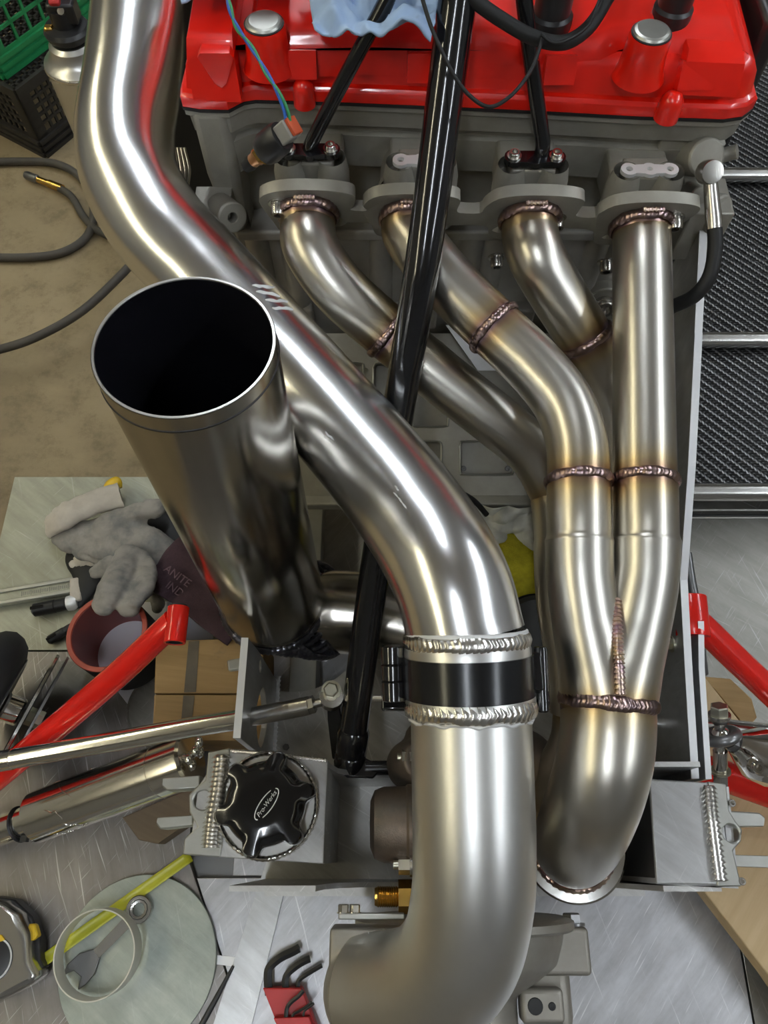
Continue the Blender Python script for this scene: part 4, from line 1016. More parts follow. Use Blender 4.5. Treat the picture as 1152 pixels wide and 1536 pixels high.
# scroll: starts small on the right, grows round below and rises on the left into the outlet
pts, rs = [], []
end = lpth[-1]
n = 22
for i in range(n + 1):
    a = -0.15 * PI - 1.05 * PI * i / n       # clockwise seen from the front: right, bottom, left
    rr = 0.070
    pts.append(TC + V((math.cos(a) * rr, 0, math.sin(a) * rr))); rs.append(0.018 + 0.017 * i / n)
pts += [V((-0.005, end.y, end.z - 0.030)), V((-0.006, end.y, end.z - 0.002))]
rs += [0.0365, 0.0375]
add_ell(bm, V((-0.004, end.y, end.z)), (0.0385, 0.0385, 0.0385), nu=24, nv=16)
add_box(bm, V((-0.008, end.y + 0.018, end.z - 0.012)), (0.062, 0.044, 0.046))
add_tube(bm, pts, rs, seg=28, res=4)
add_lathe(bm, [(0, -0.040), (0.034, -0.042), (0.040, -0.040), (0.040, -0.012), (0.060, 0.0), (0.074, 0.010), (0.080, 0.026), (0.082, 0.036), (0, 0.036)], TC, Y_, 48)
vo = finish('compressor_housing', bm, 'cast_turbo', tu, 60); remesh(vo, 0.0022, 6)
lathe('back_plate', [(0, 0.034), (0.088, 0.034), (0.090, 0.036), (0.090, 0.041), (0.086, 0.043), (0.05, 0.045), (0.03, 0.05), (0, 0.05)], TC, Y_, 'cast_turbo', tu, 64)
# flange ear on the right with its bolt
e0 = PZ(835, 1400, 0.505)
bm = bmesh.new(); add_box(bm, V((0.139, -0.068, 0.502)), (0.050, 0.034, 0.040)); finish('clamp_ear', bm, 'cast_turbo', tu, 40, bevel=0.004, bseg=3)
hex_bolt(tu, V((0.154, -0.051, 0.508)), Y_, 0.0078, 0.009, 'grey_metal')
bm = bmesh.new(); add_box(bm, V((0.130, -0.100, 0.492)), (0.040, 0.05, 0.034)); o = finish('clamp_ear', bm, 'cast_turbo', tu, 40, bevel=0.010, bseg=4)
pb = PZ(815, 1510, 0.52)
bm = bmesh.new(); add_box(bm, pb - Z_ * 0.010, (0.034, 0.024, 0.018)); finish('mount_pad', bm, 'cast_turbo', tu, 40, bevel=0.004, bseg=3)
lathe('pad_dark_disc', [(0, 0.0003), (0.0046, 0.0006), (0.0055, 0.0008), (0.0060, 0.0)], pb - X_ * 0.006 - Z_ * 0.001, Z_, 'gasket_black', tu, 18)  # flat black discs on the pad paint the shade inside its holes
lathe('pad_dark_disc', [(0, 0.0003), (0.0020, 0.0006), (0.0026, 0.0008), (0.003, 0.0)], pb + X_ * 0.007 - Z_ * 0.001, Z_, 'gasket_black', tu, 14)
# left: clamp plate and two bolt heads at the back of the scroll outlet
cp = PZ(545, 1374, 0.585)
box('clamp_plate', cp + X_ * 0.006, (0.048, 0.004, 0.010), 'bracket_alu', tu, bevel=0.0008)
for x in (515, 532): hex_bolt(tu, PZ(x, 1370, 0.585), Y_, 0.0040, 0.006, 'bolt_steel', washer=1.2)
# square shoulder of the outlet casting
bead('outlet_weld', [end + V((0.0, math.cos(a) * 0.0388, math.sin(a) * 0.0388)) for a in [0.15 * i for i in range(0, 22)]], 0.0016, 'weld_frost', tu, 60)
# centre housing and dark can
lathe('centre_housing', [(0, 0.04), (0.045, 0.045), (0.040, 0.060), (0.030, 0.068), (0.030, 0.105), (0.042, 0.115), (0.046, 0.125), (0, 0.125)], TC, Y_, 'cast_iron', tu, 40)
cc = PZ(560, 1236, 0.53)
lathe('actuator_can', [(0, 0), (0.018, 0.0005), (0.0265, 0.004), (0.0295, 0.012), (0.0298, 0.03), (0.0315, 0.032), (0.0315, 0.037), (0.0298, 0.039), (0.0285, 0.07), (0, 0.07)], V((cc.x - 0.003, cc.y, cc.z)), X_, 'cast_iron', tu, 40)
for x, y, z in ((590, 1297, 0.545), (596, 1136, 0.535)):
    c = PZ(x, y, z)
    st = tube('stud', [c, c + X_ * 0.04], 0.0035, 'zinc', tu, seg=12, res=1)
    lathe('nut', [(0, 0.004), (0.0075, 0.004), (0.0075, 0.013), (0, 0.013)], c, X_, 'bright_steel', tu, 6, 20)
    lathe('washer', [(0, 0.013), (0.0088, 0.013), (0.0088, 0.0155), (0, 0.0155)], c, X_, 'bolt_steel', tu, 20)
c = PZ(562, 1345, 0.53)
prof = [(0, 0), (0.0062, 0), (0.0068, 0.001)]
for i in range(9): prof += [(0.0070, 0.002 + i * 0.0018), (0.0078, 0.0029 + i * 0.0018)]
prof += [(0.0065, 0.019), (0.0065, 0.02), (0, 0.02)]
bf = lathe('oil_fitting', prof, c, X_, 'brass', tu, 24)
lathe('fitting_hex', [(0, 0.019), (0.0125, 0.019), (0.0125, 0.032), (0, 0.032)], c, X_, 'brass', tu, 6, 20)
lathe('fitting_collar', [(0, 0.031), (0.0135, 0.031), (0.0135, 0.045), (0, 0.045)], c, X_, 'black_anodised', tu, 24)
# turbine side: brown iron housing under the manifold
bm = bmesh.new()
pts = [V((0.075, 0.075, 0.50)) + V((math.cos(a) * 0.052, 0, math.sin(a) * 0.052)) for a in [PI * 0.5 - 2 * PI * 0.86 * i / 20 for i in range(21)]]
add_tube(bm, pts, [0.030 - 0.010 * i / 20 for i in range(21)], seg=20, res=3)
add_lathe(bm, [(0, -0.03), (0.055, -0.03), (0.060, 0.0), (0.055, 0.03), (0.040, 0.045), (0, 0.045)], V((0.075, 0.075, 0.50)), Y_, 36)
o = finish('turbine_housing', bm, 'cast_iron', tu, 60); remesh(o, 0.003, 4)

# ------------------------------------------------------------------ black oil line bits beside the clamp
bo = thing('oil_filter', 'black ribbed oil filter can beside the front collector', 'oil filter', P(800, 960, .70))
fc = P(806, 945, .70); fa = V((0.15, 0.25, -1)).normalized()
lathe('can', [(0, -0.01), (0.028, -0.008), (0.033, 0.0), (0.033, 0.07), (0, 0.07)], fc, fa, 'black_rubber', bo, 36)
lathe('can_rim', [(0.030, -0.006), (0.036, -0.002), (0.036, 0.006), (0.033, 0.008)], fc + fa * 0.02, fa, 'black_gloss', bo, 36)
# cloths lying on the tub floor behind the intake pipe
wc = cloth('white_rag', [PZ(640, 818, 0.44), PZ(815, 808, 0.45), PZ(812, 757, 0.47), PZ(655, 750, 0.475)], 'white_cloth', amp=0.030, freq=24, seed=1.7, nu=70, nv=60, edge=0.01)
tag(wc, 'crumpled off-white rag stuffed in front of the sump', 'rag')
yc = cloth('yellow_towel', [PZ(690, 940, 0.425), PZ(840, 950, 0.425), PZ(830, 800, 0.45), PZ(715, 808, 0.45)], 'yellow_cloth', amp=0.018, freq=12, seed=5.2, nu=60, nv=60, thick=0.004, bulge=0.03)
tag(yc, 'fuzzy dark yellow microfibre towel between the pipes', 'towel')
tag(tube('cable', [P(665, 722, .74), P(690, 738, .75), P(712, 752, .75), P(730, 772, .76)], 0.003, 'black_rubber', seg=10), 'black cable end poking out above the white rag', 'cable')

# ================================================================== RIGHT-HAND SIDE
# plain timber under the chassis
pl_ = [(985, 945), (1036, 988), (1110, 1082), (1330, 1360), (1330, 1720), (1152, 1462), (1062, 1345), (960, 1200), (930, 1000)]
pk = thing('timber_plank', 'wide pale timber plank lying diagonally under the right side of the chassis', 'plank', PZ(1100, 1250, BZ))
plate('board', [PZ(x, y, 0.380) for x, y in pl_], V((0, 0, -0.024)), 'wood_pale', pk, bevel=0.0012)
for x, y in ((1020, 1060), (1200, 1350)): box('batten', PZ(x, y, 0.35) * 1.0 + Z_ * -0.002, (0.05, 0.05, 0.0158), 'wood_brown', pk, bevel=0.001)
tag(plate('wood_offcut', [PZ(x, y, 0.372) for x, y in ((1048, 1014), (1096, 1018), (1128, 1048), (1136, 1076), (1120, 1095), (1108, 1078), (1072, 1034))], V((0, 0, -0.028)), 'wood_dirty', bevel=0.001), 'stained brown wood offcut wedged beside the pale plank', 'wood block')
# steel bars over a carbon panel
cpn = [PZ(1040, 729, 0.400).y, 1.30]
cx0, cx1 = 0.30, 1.15
cb = plate('carbon_panel', [V((cx0, cpn[0], 0.400)), V((cx1, cpn[0], 0.400)), V((cx1, cpn[1], 0.400)), V((cx0, cpn[1], 0.400))], V((0, 0, -0.003)), 'carbon', bevel=0.0005)
tag(cb, 'large woven black carbon fibre panel under the steel bars', 'panel')
rk = thing('bar_rack', 'low rack of round steel bars carrying the carbon fibre panel', 'rack', ((cx0 + cx1) / 2, 0.85, 0))
for y in (18, 263, 510, 738):
    p = PZ(1100, y, 0.4115)
    tube('bar', [V((cx0 + 0.005, p.y, 0.4115)), V((cx1, p.y, 0.4115))], 0.0108, 'bright_steel', rk, seg=28, res=1)
for x in (cx0 + 0.012, cx1 - 0.02):
    box('side_rail', V((x, (cpn[0] + cpn[1]) / 2, 0.383)), (0.02, cpn[1] - cpn[0], 0.026), 'grey_metal', rk)
    for y in (0.50, 1.25): box('leg', V((x, y, 0.185)), (0.022, 0.022, 0.37), 'grey_metal', rk)
# upper red wishbone
wu = [P(1040, 928, .652), P(1062, 948, .655), P(1100, 985, .66), P(1160, 1042, .668), P(1300, 1175, .69)]
wb = thing('wishbone', 'red tubular wishbone running out above the timber at the right', 'wishbone', wu[-1])
tube('arm', wu, 0.0122, 'red_tube', wb, seg=24, res=3)
q = P(1037, 925, .652)
lathe('bush_sleeve', [(0.0065, -0.018), (0.0140, -0.018), (0.0145, -0.017), (0.0145, 0.017), (0.0140, 0.018), (0.0065, 0.018), (0.0065, -0.018)], q, V((0.05, 1, 0.1)), 'red_tube', wb, 28)
tag(tube('strap_bar', [PZ(1031, 830, 0.50), PZ(1036, 865, 0.50), PZ(1043, 905, 0.50), PZ(1050, 960, 0.47), PZ(1056, 1010, 0.44)], 0.0045, 'grey_metal', seg=12), 'thin grey strap bar outside the right side plate', 'bar')
# lower red wishbone
wl_ = [P(1030, 1150, .735), P(1075, 1160, .735), P(1152, 1187, .73), P(1300, 1235, .72)]
tag(tube('wishbone', wl_, 0.0155, 'red_tube', seg=24, res=3), 'red tubular wishbone low behind the chassis bracket at the right', 'wishbone')
# steering rod on the right
tag(tube('track_rod', [P(960, 1084, .70), P(1010, 1085, .70), P(1085, 1092, .70), P(1260, 1112, .70)], 0.0088, 'bright_steel', seg=20, res=2), 'straight polished steel track rod passing through the right side plate', 'rod')
# shock absorber with rod end
sh = thing('shock_absorber', 'polished shock absorber with conical end and rod end at the right', 'shock absorber', P(1080, 1110, .645))
rc = P(1082, 1104, .64); r1 = P(1160, 1142, .65)
sxa = (r1 - rc).normalized()
lathe('cone', [(0, 0.014), (0.0095, 0.014), (0.0105, 0.016), (0.0225, 0.036), (0.0235, 0.040), (0.0235, 0.055), (0.020, 0.056), (0.020, 0.2), (0, 0.2)], rc, sxa, 'chrome', sh, 40)
lathe('jam_collar', [(0, 0.009), (0.0085, 0.009), (0.0085, 0.0145), (0, 0.0145)], rc, sxa, 'grey_metal', sh, 6, 20)
bm = bmesh.new()
ra = V((-0.28, 0.86, 0.42)).normalized(); u_, v_, n_ = frame_of(ra)
for i in range(1):
    pts = [rc + (u_ * math.cos(a) + v_ * math.sin(a)) * 0.0122 for a in [2 * PI * k_ / 32 for k_ in range(33)]]
    add_tube(bm, pts, 0.0048, seg=14, res=1)
finish('rod_end_eye', bm, 'grey_metal', sh, 60)
bm = bmesh.new(); add_ell(bm, rc, (0.0085, 0.0085, 0.0085)); finish('rod_end_ball', bm, 'chrome', sh, 60)
bt, bb = P(1079, 1066, .635), P(1081, 1172, .65)
bx = (bt - bb).normalized()
tube('through_bolt', [bt, bb], 0.0045, 'chrome', sh, seg=18, res=1)
bL = (bt - bb).length
lathe('bolt_head', [(0, bL + 0.005), (0.0068, bL + 0.005), (0.0078, bL + 0.004), (0.0078, bL - 0.003), (0, bL - 0.003)], bb, bx, 'zinc', sh, 6, 25)
lathe('flange_washer', [(0, bL - 0.003), (0.0092, bL - 0.003), (0.0092, bL - 0.0055), (0.0070, bL - 0.010), (0.0055, bL - 0.012), (0, bL - 0.012)], bb, bx, 'bolt_steel', sh, 28)
lathe('spacer', [(0, 0.012), (0.0060, 0.012), (0.0060, 0.030), (0, 0.030)], bb, bx, 'chrome', sh, 24)
lathe('washer', [(0, 0.009), (0.0086, 0.009), (0.0086, 0.0115), (0, 0.0115)], bb, bx, 'zinc', sh, 24)
lathe('lock_nut', [(0, -0.004), (0.0066, -0.004), (0.0066, 0.009), (0, 0.009)], bb, bx, 'bolt_steel', sh, 6, 20)
socket_bolt(sh, P(1131, 1147, .612), V((0.1, -0.45, 0.9)), 0.0052, 0.007, 'chrome')

# ================================================================== LEFT-HAND SIDE
# red wishbone with its bush
wl2 = [P(262, 932, .66), P(235, 957, .665), P(170, 1018, .685), P(60, 1112, .715), P(-120, 1262, .76)]
wb = thing('wishbone', 'red tubular wishbone with open bush sleeve over the silicone coupler', 'wishbone', wl2[-1])
tube('arm', wl2, [0.0118, 0.0118, 0.0122, 0.0128, 0.0128], 'red_tube', wb, seg=28, res=3)
ba = V((0.0, 1, 0.02)).normalized(); bc = P(265, 937, .655)
lathe('bush_sleeve', [(0.0075, -0.0165), (0.0092, -0.0165), (0.0096, -0.016), (0.0096, 0.0155), (0.0092, 0.016), (0.0075, 0.016), (0.0075, -0.0165)], bc, ba, 'red_tube', wb, 28)
lathe('bush_liner', [(0.0055, -0.016), (0.0076, -0.016), (0.0080, 0.0175), (0.0055, 0.0175), (0.0055, -0.016)], bc, ba, 'black_plastic', wb, 24)
# track rod through the side plate
rr_ = [(-60, 1153, .69), (0, 1142, .685), (26, 1137.5, .683)]
tr = thing('track_rod', 'polished steel track rod passing through the left side plate', 'rod', P(180, 1109, .67))
rodp = [P(*q) for q in ((-80, 1156, .692), (22, 1138, .684), (182, 1110, .672), (286, 1091, .664), (365, 1078, .658))]
tube('outer_tube', rodp, 0.0090, 'polished_steel', tr, seg=28, res=2)
tube('outer_sleeve', [P(-80, 1156, .692), P(20, 1138.5, .684)], 0.0096, 'chrome', tr, seg=28, res=1)
tube('inner_tube', [P(360, 1079, .658), P(464, 1058, .650)], 0.0082, 'bright_steel', tr, seg=28, res=1)
a, b = P(462, 1058.5, .650), P(490, 1051, .648); ax = (b - a).normalized()
lathe('jam_nut', [(0, 0), (0.0078, 0), (0.0078, 0.006), (0, 0.006)], a, ax, 'bolt_steel', tr, 6, 20)
tube('threaded_end', [a, b], 0.0038, 'bolt_steel', tr, seg=14, res=1)
bm = bmesh.new(); add_lathe(bm, [(0.0045, -0.004), (0.0105, -0.004), (0.0105, 0.004), (0.0045, 0.004), (0.0045, -0.004)], P(497, 1047, .648), V((0.1, 0.2, 1)), 28); finish('rod_end_eye', bm, 'bolt_steel', tr, 35)
# shock absorber wrapped in clear film
sk = thing('shock_absorber', 'polished shock absorber wrapped in clear film beside the filler cap box', 'shock absorber', P(170, 1183, .71))
a, b = P(56, 1225, .735), P(288, 1139, .70); ax = (b - a).normalized(); LL = (b - a).length
lathe('body', [(0, 0), (0.0235, 0), (0.0248, 0.0012), (0.0248, LL * 0.80), (0.0240, LL * 0.803), (0.0248, LL * 0.806), (0.0248, LL * 0.985), (0.0225, LL), (0.006, LL + 0.001), (0, LL + 0.001)], a, ax, 'polished_steel', sk, 48)
tube('rod', [a - ax * 0.12, a + ax * 0.01], 0.0146, 'polished_steel', sk, seg=32, res=1)
bm = bmesh.new(); u_, v_, n_ = frame_of(ax); zc = P(31, 1236, .738)
pts = [zc + (u_ * math.cos(t) + v_ * math.sin(t)) * 0.0156 for t in [2 * PI * i / 28 for i in range(29)]]
add_tube(bm, pts, 0.0022, seg=8, res=1, flat=0.5); add_box(bm, P(37, 1258, .728), (0.006, 0.006, 0.007))
finish('zip_tie', bm, 'black_plastic', sk, 40)
# wrinkled film end: overlapping thin folds around the tube
bm = bmesh.new()
for k_ in range(16):
    t0 = random.uniform(0.0, 0.40) * LL; an = random.uniform(0, 2 * PI); pts = []
    for i in range(7):
        t = t0 + 0.004 * i; aa = an + 0.10 * i * random.choice((0.6, 1, 1.4))
        pts.append(a + ax * t + (u_ * math.cos(aa) + v_ * math.sin(aa)) * 0.0249)
    add_tube(bm, pts, [0.0001, 0.0005, 0.0007, 0.0005, 0.0007, 0.0004, 0.0001], seg=6, res=2)
finish('film_wrinkles', bm, 'chrome', sk, 60)['kind'] = 'stuff'
bm = bmesh.new()
for k_ in range(7):
    c = b + ax * 0.004 + V((0, 0.004, 0.012)) + V((random.uniform(-.006, .006), random.uniform(-.012, .012), random.uniform(-.008, .008))); add_ell(bm, c, (0.004, 0.006, 0.004), nu=8, nv=6)
o = finish('film_knot', bm, 'chrome', sk, 40)
# small wheel with chrome disc
wc_ = V((P(0, 1050, .78).x - 0.012, P(0, 1050, .78).y, BZ + 0.088))
wa = V((0.84, -0.30, -0.45)).normalized()
wh = thing('trolley_wheel', 'small black rubber wheel with chrome hub at the left table edge', 'wheel', V((wc_.x, wc_.y, BZ)))
lathe('tyre', [(0.040, -0.022), (0.052, -0.022), (0.062, -0.018), (0.069, -0.010), (0.072, 0.0), (0.069, 0.010), (0.062, 0.018), (0.052, 0.022), (0.040, 0.022), (0.040, -0.022)], wc_, wa, 'black_rubber', wh, 64)
lathe('rim', [(0, -0.01), (0.012, -0.012), (0.036, -0.006), (0.041, -0.02), (0.041, 0.02), (0.036, 0.006), (0.012, 0.012), (0, 0.012)], wc_, wa, 'black_plastic', wh, 48)
lathe('rim_ring', [(0.040, 0.019), (0.046, 0.0225), (0.050, 0.022), (0.051, 0.0235), (0.045, 0.0245), (0.040, 0.022)], wc_, wa, 'grey_metal', wh, 64)
lathe('hub', [(0, 0.01), (0.014, 0.01), (0.0145, 0.012), (0.0145, 0.042), (0.013, 0.044), (0, 0.044)], wc_, wa, 'chrome', wh, 32)
lathe('brake_disc', [(0.012, 0.046), (0.066, 0.046), (0.0675, 0.047), (0.0675, 0.0495), (0.066, 0.0505), (0.012, 0.0505), (0.012, 0.046)], wc_, wa, 'bright_steel', wh, 64)
lathe('guard_plate', [(0.012, 0.057), (0.069, 0.057), (0.069, 0.0595), (0.012, 0.0595), (0.012, 0.057)], wc_, wa, 'grey_metal', wh, 64)
lathe('axle_nut', [(0, 0.05), (0.0095, 0.05), (0.0095, 0.066), (0, 0.066)], wc_, wa, 'zinc', wh, 6, 20)
lathe('axle_cap', [(0, 0.064), (0.0075, 0.064), (0.0085, 0.068), (0.0080, 0.080), (0, 0.082)], wc_, wa, 'black_rubber', wh, 20)
# paper, silicone coupler
tag(plate('paper_sheet', [PZ(x, y, BZ + 0.0008) for x, y in ((150, 905), (322, 900), (318, 1010), (216, 1088), (128, 975))], V((0, 0, -0.0004)), 'white_paper'), 'white paper sheet under the silicone coupler', 'paper')
ctop = PZ(160, 948, 0.415); cbot = V((ctop.x + 0.004, ctop.y - 0.004, BZ + 0.0012)); ca = (ctop - cbot).normalized(); cL = (ctop - cbot).length
co = thing('silicone_coupler', 'short silicone hose coupler, black outside and red inside', 'coupler', cbot)
lathe('outer_layer', [(0.0415, 0), (0.0445, 0.0), (0.0445, cL - 0.001), (0.044, cL), (0.042, cL)], cbot, ca, 'black_rubber', co, 64)
lathe('inner_layer', [(0.0385, 0.0), (0.0385, cL - 0.001), (0.0395, cL)], cbot, ca, 'silicone_red', co, 64)
lathe('cut_edge', [(0.0388, cL - 0.0008), (0.0394, cL + 0.0005), (0.0440, cL + 0.0005), (0.0446, cL - 0.0008)], cbot, ca, 'silicone_rim', co, 64)
# work gloves
def px(x, y, z): return PZ(x, y, BZ + z)
def leather(bm, chain, flat=0.6):
    """chain: (px x, px y, height, half width) list; an oval tapered limb with closed ends."""
    pts = [px(x, y, z) for x, y, z, r in chain]; rs = [r for *_, r in chain]
    add_tube(bm, pts, rs, seg=14, res=5, flat=flat, up=Z_)
    for p, r in ((pts[0], rs[0]), (pts[-1], rs[-1])): add_ell(bm, p, (r * 0.96, r * 0.96, r * flat * 0.96), nu=14, nv=8)
def crumple(o, s, tscale):
    tx = bpy.data.textures.new(o.name + '_folds', 'CLOUDS'); tx.noise_scale = tscale; tx.noise_depth = 1; tx.noise_type = 'HARD_NOISE'
    d = o.modifiers.new('folds', 'DISPLACE'); d.texture = tx; d.strength = s; d.mid_level = 0.5; d.texture_coords = 'LOCAL'
g1 = thing('work_glove', 'grey leather work glove with pale cuff, uppermost of the pile', 'glove', px(170, 800, 0), 'leather work gloves on the table')
bm = bmesh.new()
leather(bm, [(95, 798, .022, .020), (130, 808, .024, .028), (165, 814, .028, .034), (200, 816, .032, .032), (225, 822, .030, .026)], 0.5)
leather(bm, [(165, 792, .032, .024), (190, 778, .036, .018), (212, 766, .042, .0135), (234, 764, .042, .0155)], 0.7)
leather(bm, [(215, 815, .032, .026), (245, 830, .028, .022), (258, 836, .026, .018)])
leather(bm, [(205, 830, .034, .024), (222, 860, .034, .019), (225, 880, .034, .014)])
o = finish('leather', bm, 'leather_grey', g1, 60); remesh(o, 0.0018, 4); crumple(o, 0.007, 0.034)
bm = bmesh.new()
pts = [px(x, y, z) for x, y, z in ((74, 790, .020), (90, 778, .034), (115, 765, .036), (150, 750, .032), (182, 742, .028))]
add_tube(bm, pts, [0.016, 0.020, 0.020, 0.020, 0.021], seg=18, res=6, flat=0.45, up=Z_); o = finish('cuff', bm, 'cuff_white', g1, 60); crumple(o, 0.005, 0.02)
bm = bmesh.new(); c = px(166, 728, .020)
add_tube(bm, [px(160, 736, .02), c, px(174, 724, .022), px(178, 733, .02)], [0.006, 0.008, 0.008, 0.005], seg=12, flat=0.6, up=Z_); finish('pull_tab', bm, 'yellow_plastic', g1, 60)
g2 = thing('work_glove', 'grey leather work glove with two fingers hanging into the red coupler', 'glove', px(190, 860, 0), 'leather work gloves on the table')
bm = bmesh.new()
leather(bm, [(192, 838, .055, .020), (182, 858, .070, .0185), (168, 884, .088, .0185), (156, 906, .090, .0155)], 0.6)
leather(bm, [(206, 842, .052, .018), (217, 864, .068, .0165), (209, 888, .086, .0170), (194, 910, .088, .0145)], 0.6)
leather(bm, [(175, 845, .03, .02), (155, 852, .028, .014), (145, 858, .026, .011)])
o = finish('leather', bm, 'leather_grey', g2, 60); remesh(o, 0.0018, 3); crumple(o, 0.004, 0.026)
g3 = thing('work_glove', 'dark glove flattened beneath the two grey leather gloves', 'glove', px(130, 860, 0))
bm = bmesh.new()
leather(bm, [(120, 835, .008, .02), (135, 860, .010, .022), (125, 885, .010, .016)], 0.4); leather(bm, [(140, 870, .008, .016), (118, 905, .008, .008)], 0.4)
leather(bm, [(225, 775, .010, .02), (245, 795, .012, .02), (262, 815, .012, .016)], 0.4)
o = finish('fabric', bm, 'black_rubber', g3, 60); remesh(o, 0.0025, 4)
bm = bmesh.new(); leather(bm, [(112, 845, .014, .008), (122, 840, .016, .012), (136, 842, .016, .010)], 0.5); o = finish('cuff', bm, 'cuff_white', g3, 60); crumple(o, 0.004, 0.015)
bm = bmesh.new(); leather(bm, [(232, 895, .018, .007), (237, 905, .018, .0085), (236, 912, .018, .007)], 0.7); tag(finish('glove_fingertip', bm, 'leather_grey', None, 60), 'loose grey glove fingertip lying on the paper by the red bush', 'glove')
# purple cloth with faint print
pc = thing('purple_towel', 'dark purple towel with faint printed lettering under the exhaust stack', 'towel', PZ(290, 880, BZ))
cs = [PZ(214, 876, BZ + 0.03), PZ(352, 972, 0.428), PZ(400, 905, BZ + 0.075), PZ(285, 806, BZ + 0.04)]
cloth('fabric', cs, 'purple_cloth', pc, amp=0.010, freq=14, seed=2.2, thick=0.003, edge=0.006, base=0.008)
tu_ = (PZ(300, 890, BZ) - PZ(240, 848, BZ)).normalized(); tv_ = V((-tu_.y, tu_.x, 0))
for s, x, y in (('ANITE', 266, 864), ('IND', 262, 884)):
    text_mesh('print', s, 0.013, PZ(x, y, BZ + 0.070), tu_, tv_, 'purple_print', pc, 0.0002)
# steel bar, marker pens, little plate
def bar_on(x0, y0, x1, y1, z): return px(x0, y0, z), px(x1, y1, z)
sb = thing('measuring_bar', 'grooved grey aluminium bar pointing at the glove pile', 'bar', px(55, 890, 0))
a, b = bar_on(-30, 903, 112, 879, 0.006); ax = (b - a).normalized(); sd_ = V((-ax.y, ax.x, 0)); Ln = (b - a).length
box('rail', (a + b) / 2, (Ln, 0.020, 0.006), 'bench_pale', sb, ax=(ax, sd_, Z_), bevel=0.0008)
for s in (-1, 1): box('rib', (a + b) / 2 + sd_ * s * 0.0075 + Z_ * 0.0045, (Ln, 0.0045, 0.003), 'bracket_alu', sb, ax=(ax, sd_, Z_), bevel=0.0008)
bm = bmesh.new(); 
for i in range(30): add_box(bm, a + ax * (Ln * 0.45 + i * 0.0022) + Z_ * 0.0032, (0.0006, 0.006 if i % 5 == 0 else 0.004, 0.0004), (ax, sd_, Z_))
finish('scale_marks', bm, 'grey_metal', sb, 0)['kind'] = 'stuff'
box('end_stop', px(116, 886, 0.009), (0.014, 0.030, 0.014), 'cuff_white', sb, ax=(ax, sd_, Z_), bevel=0.002)
def pen(label, x0, y0, x1, y1, r, white=False):
    a, b = px(x0, y0, r / 1 + 0.001), px(x1, y1, r + 0.001); ax = (b - a).normalized(); L_ = (b - a).length
    t = thing('marker_pen', label, 'pen', V((a.x, a.y, BZ)))
    lathe('barrel', [(0, 0), (r * 0.6, 0.0003), (r, 0.003), (r, L_ * 0.62), (r * 0.92, L_ * 0.63), (r * 0.92, L_ - 0.004), (r * 0.5, L_), (0, L_)], a, ax, 'black_plastic', t, 20)
    if white: lathe('cap_end', [(0, L_ - 0.002), (r * 1.1, L_ - 0.002), (r * 1.2, L_ + 0.004), (r * 0.9, L_ + 0.010), (0, L_ + 0.011)], a, ax, 'machined', t, 20)
    box('clip', a + ax * (L_ * 0.2) + Z_ * (r * 1.05), (L_ * 0.35, r * 0.5, 0.0012), 'black_gloss', t, ax=(ax, V((-ax.y, ax.x, 0)), Z_), bevel=0.0004)
pen('black marker pen with white end lying beside the grooved bar', 48, 916, 104, 905, 0.008, True)
pen('slim black pen tucked against the red coupler', 71, 962, 112, 938, 0.0055)
tag(plate('dark_sheet', [px(x, y, 0.0015) for x, y in ((84, 992), (128, 992), (152, 1018), (105, 1075), (70, 1060))], V((0, 0, -0.0012)), 'bench_grey'), 'small dark grey metal sheet under the red wishbone', 'metal sheet')
# scorched wood blocks
wd = thing('wood_block', 'worn wooden block of two planks with a dark scorched band beside the left plate', 'wood block', px(300, 1010, 0))
def wz(x, y, z=0.425): return PZ(x, y, z)
wp = [wz(234, 962), wz(395, 956), wz(395, 1040), wz(231, 1040)]
plate('plank', wp, V((0, 0, -(0.425 - BZ - 0.001))), 'wood_dirty', wd, bevel=0.0012)
wp = [wz(231, 1042), wz(395, 1042), wz(395, 1112), wz(228, 1110)]
plate('plank', wp, V((0, 0, -(0.425 - BZ - 0.001))), 'wood_dirty', wd, bevel=0.0012)
plate('scorched_band', [wz(283, 962, .4255), wz(299, 961, .4255), wz(294, 1038, .4255), wz(276, 1039, .4255)], V((0, 0, 0.0002)), 'scorch', wd)
plate('scorched_band', [wz(275, 1043, .4255), wz(292, 1043, .4255), wz(288, 1080, .4255), wz(272, 1080, .4255)], V((0, 0, 0.0002)), 'scorch', wd)
tag(plate('wood_wedge', [px(x, y, 0.03) for x, y in ((183, 1226), (290, 1180), (300, 1222), (236, 1266), (208, 1260))], V((0, 0, -0.0295)), 'wood_brown', bevel=0.001), 'brown wood wedge under the film-wrapped shock absorber', 'wood block')
c = px(250, 1062, 0.003); bm = bmesh.new(); add_tube(bm, [c + V((math.cos(t) * 0.044, math.sin(t) * 0.044, 0)) for t in [2 * PI * i / 48 for i in range(49)]], 0.0014, seg=8, res=1)
add_lathe(bm, [(0, -0.0005), (0.044, -0.0005), (0.044, 0.0004), (0, 0.0004)], c, Z_, 40)
tag(finish('tin_lid', bm, 'bench_grey', None, 50), 'round grey tin lid with bright edge half under the wooden block', 'lid')
plate('lug', [PZ(x, y, 0.555) for x, y in ((340, 990), (362, 986), (360, 1004), (342, 1006))], V((0, 0, -0.006)), 'bracket_alu', ch, bevel=0.0015)

# ================================================================== LOOSE THINGS ON THE FRONT OF THE TABLE
dc = PZ(206, 1443, BZ + 0.006)
tag(lathe('round_plate', [(0, 0), (0.0775, 0), (0.078, -0.0006), (0.078, -0.0055), (0, -0.0055)], dc, Z_, 'disc_plate', None, 96), 'pale round metal plate on the table under the spanner', 'plate')
tz = BZ + 0.0075
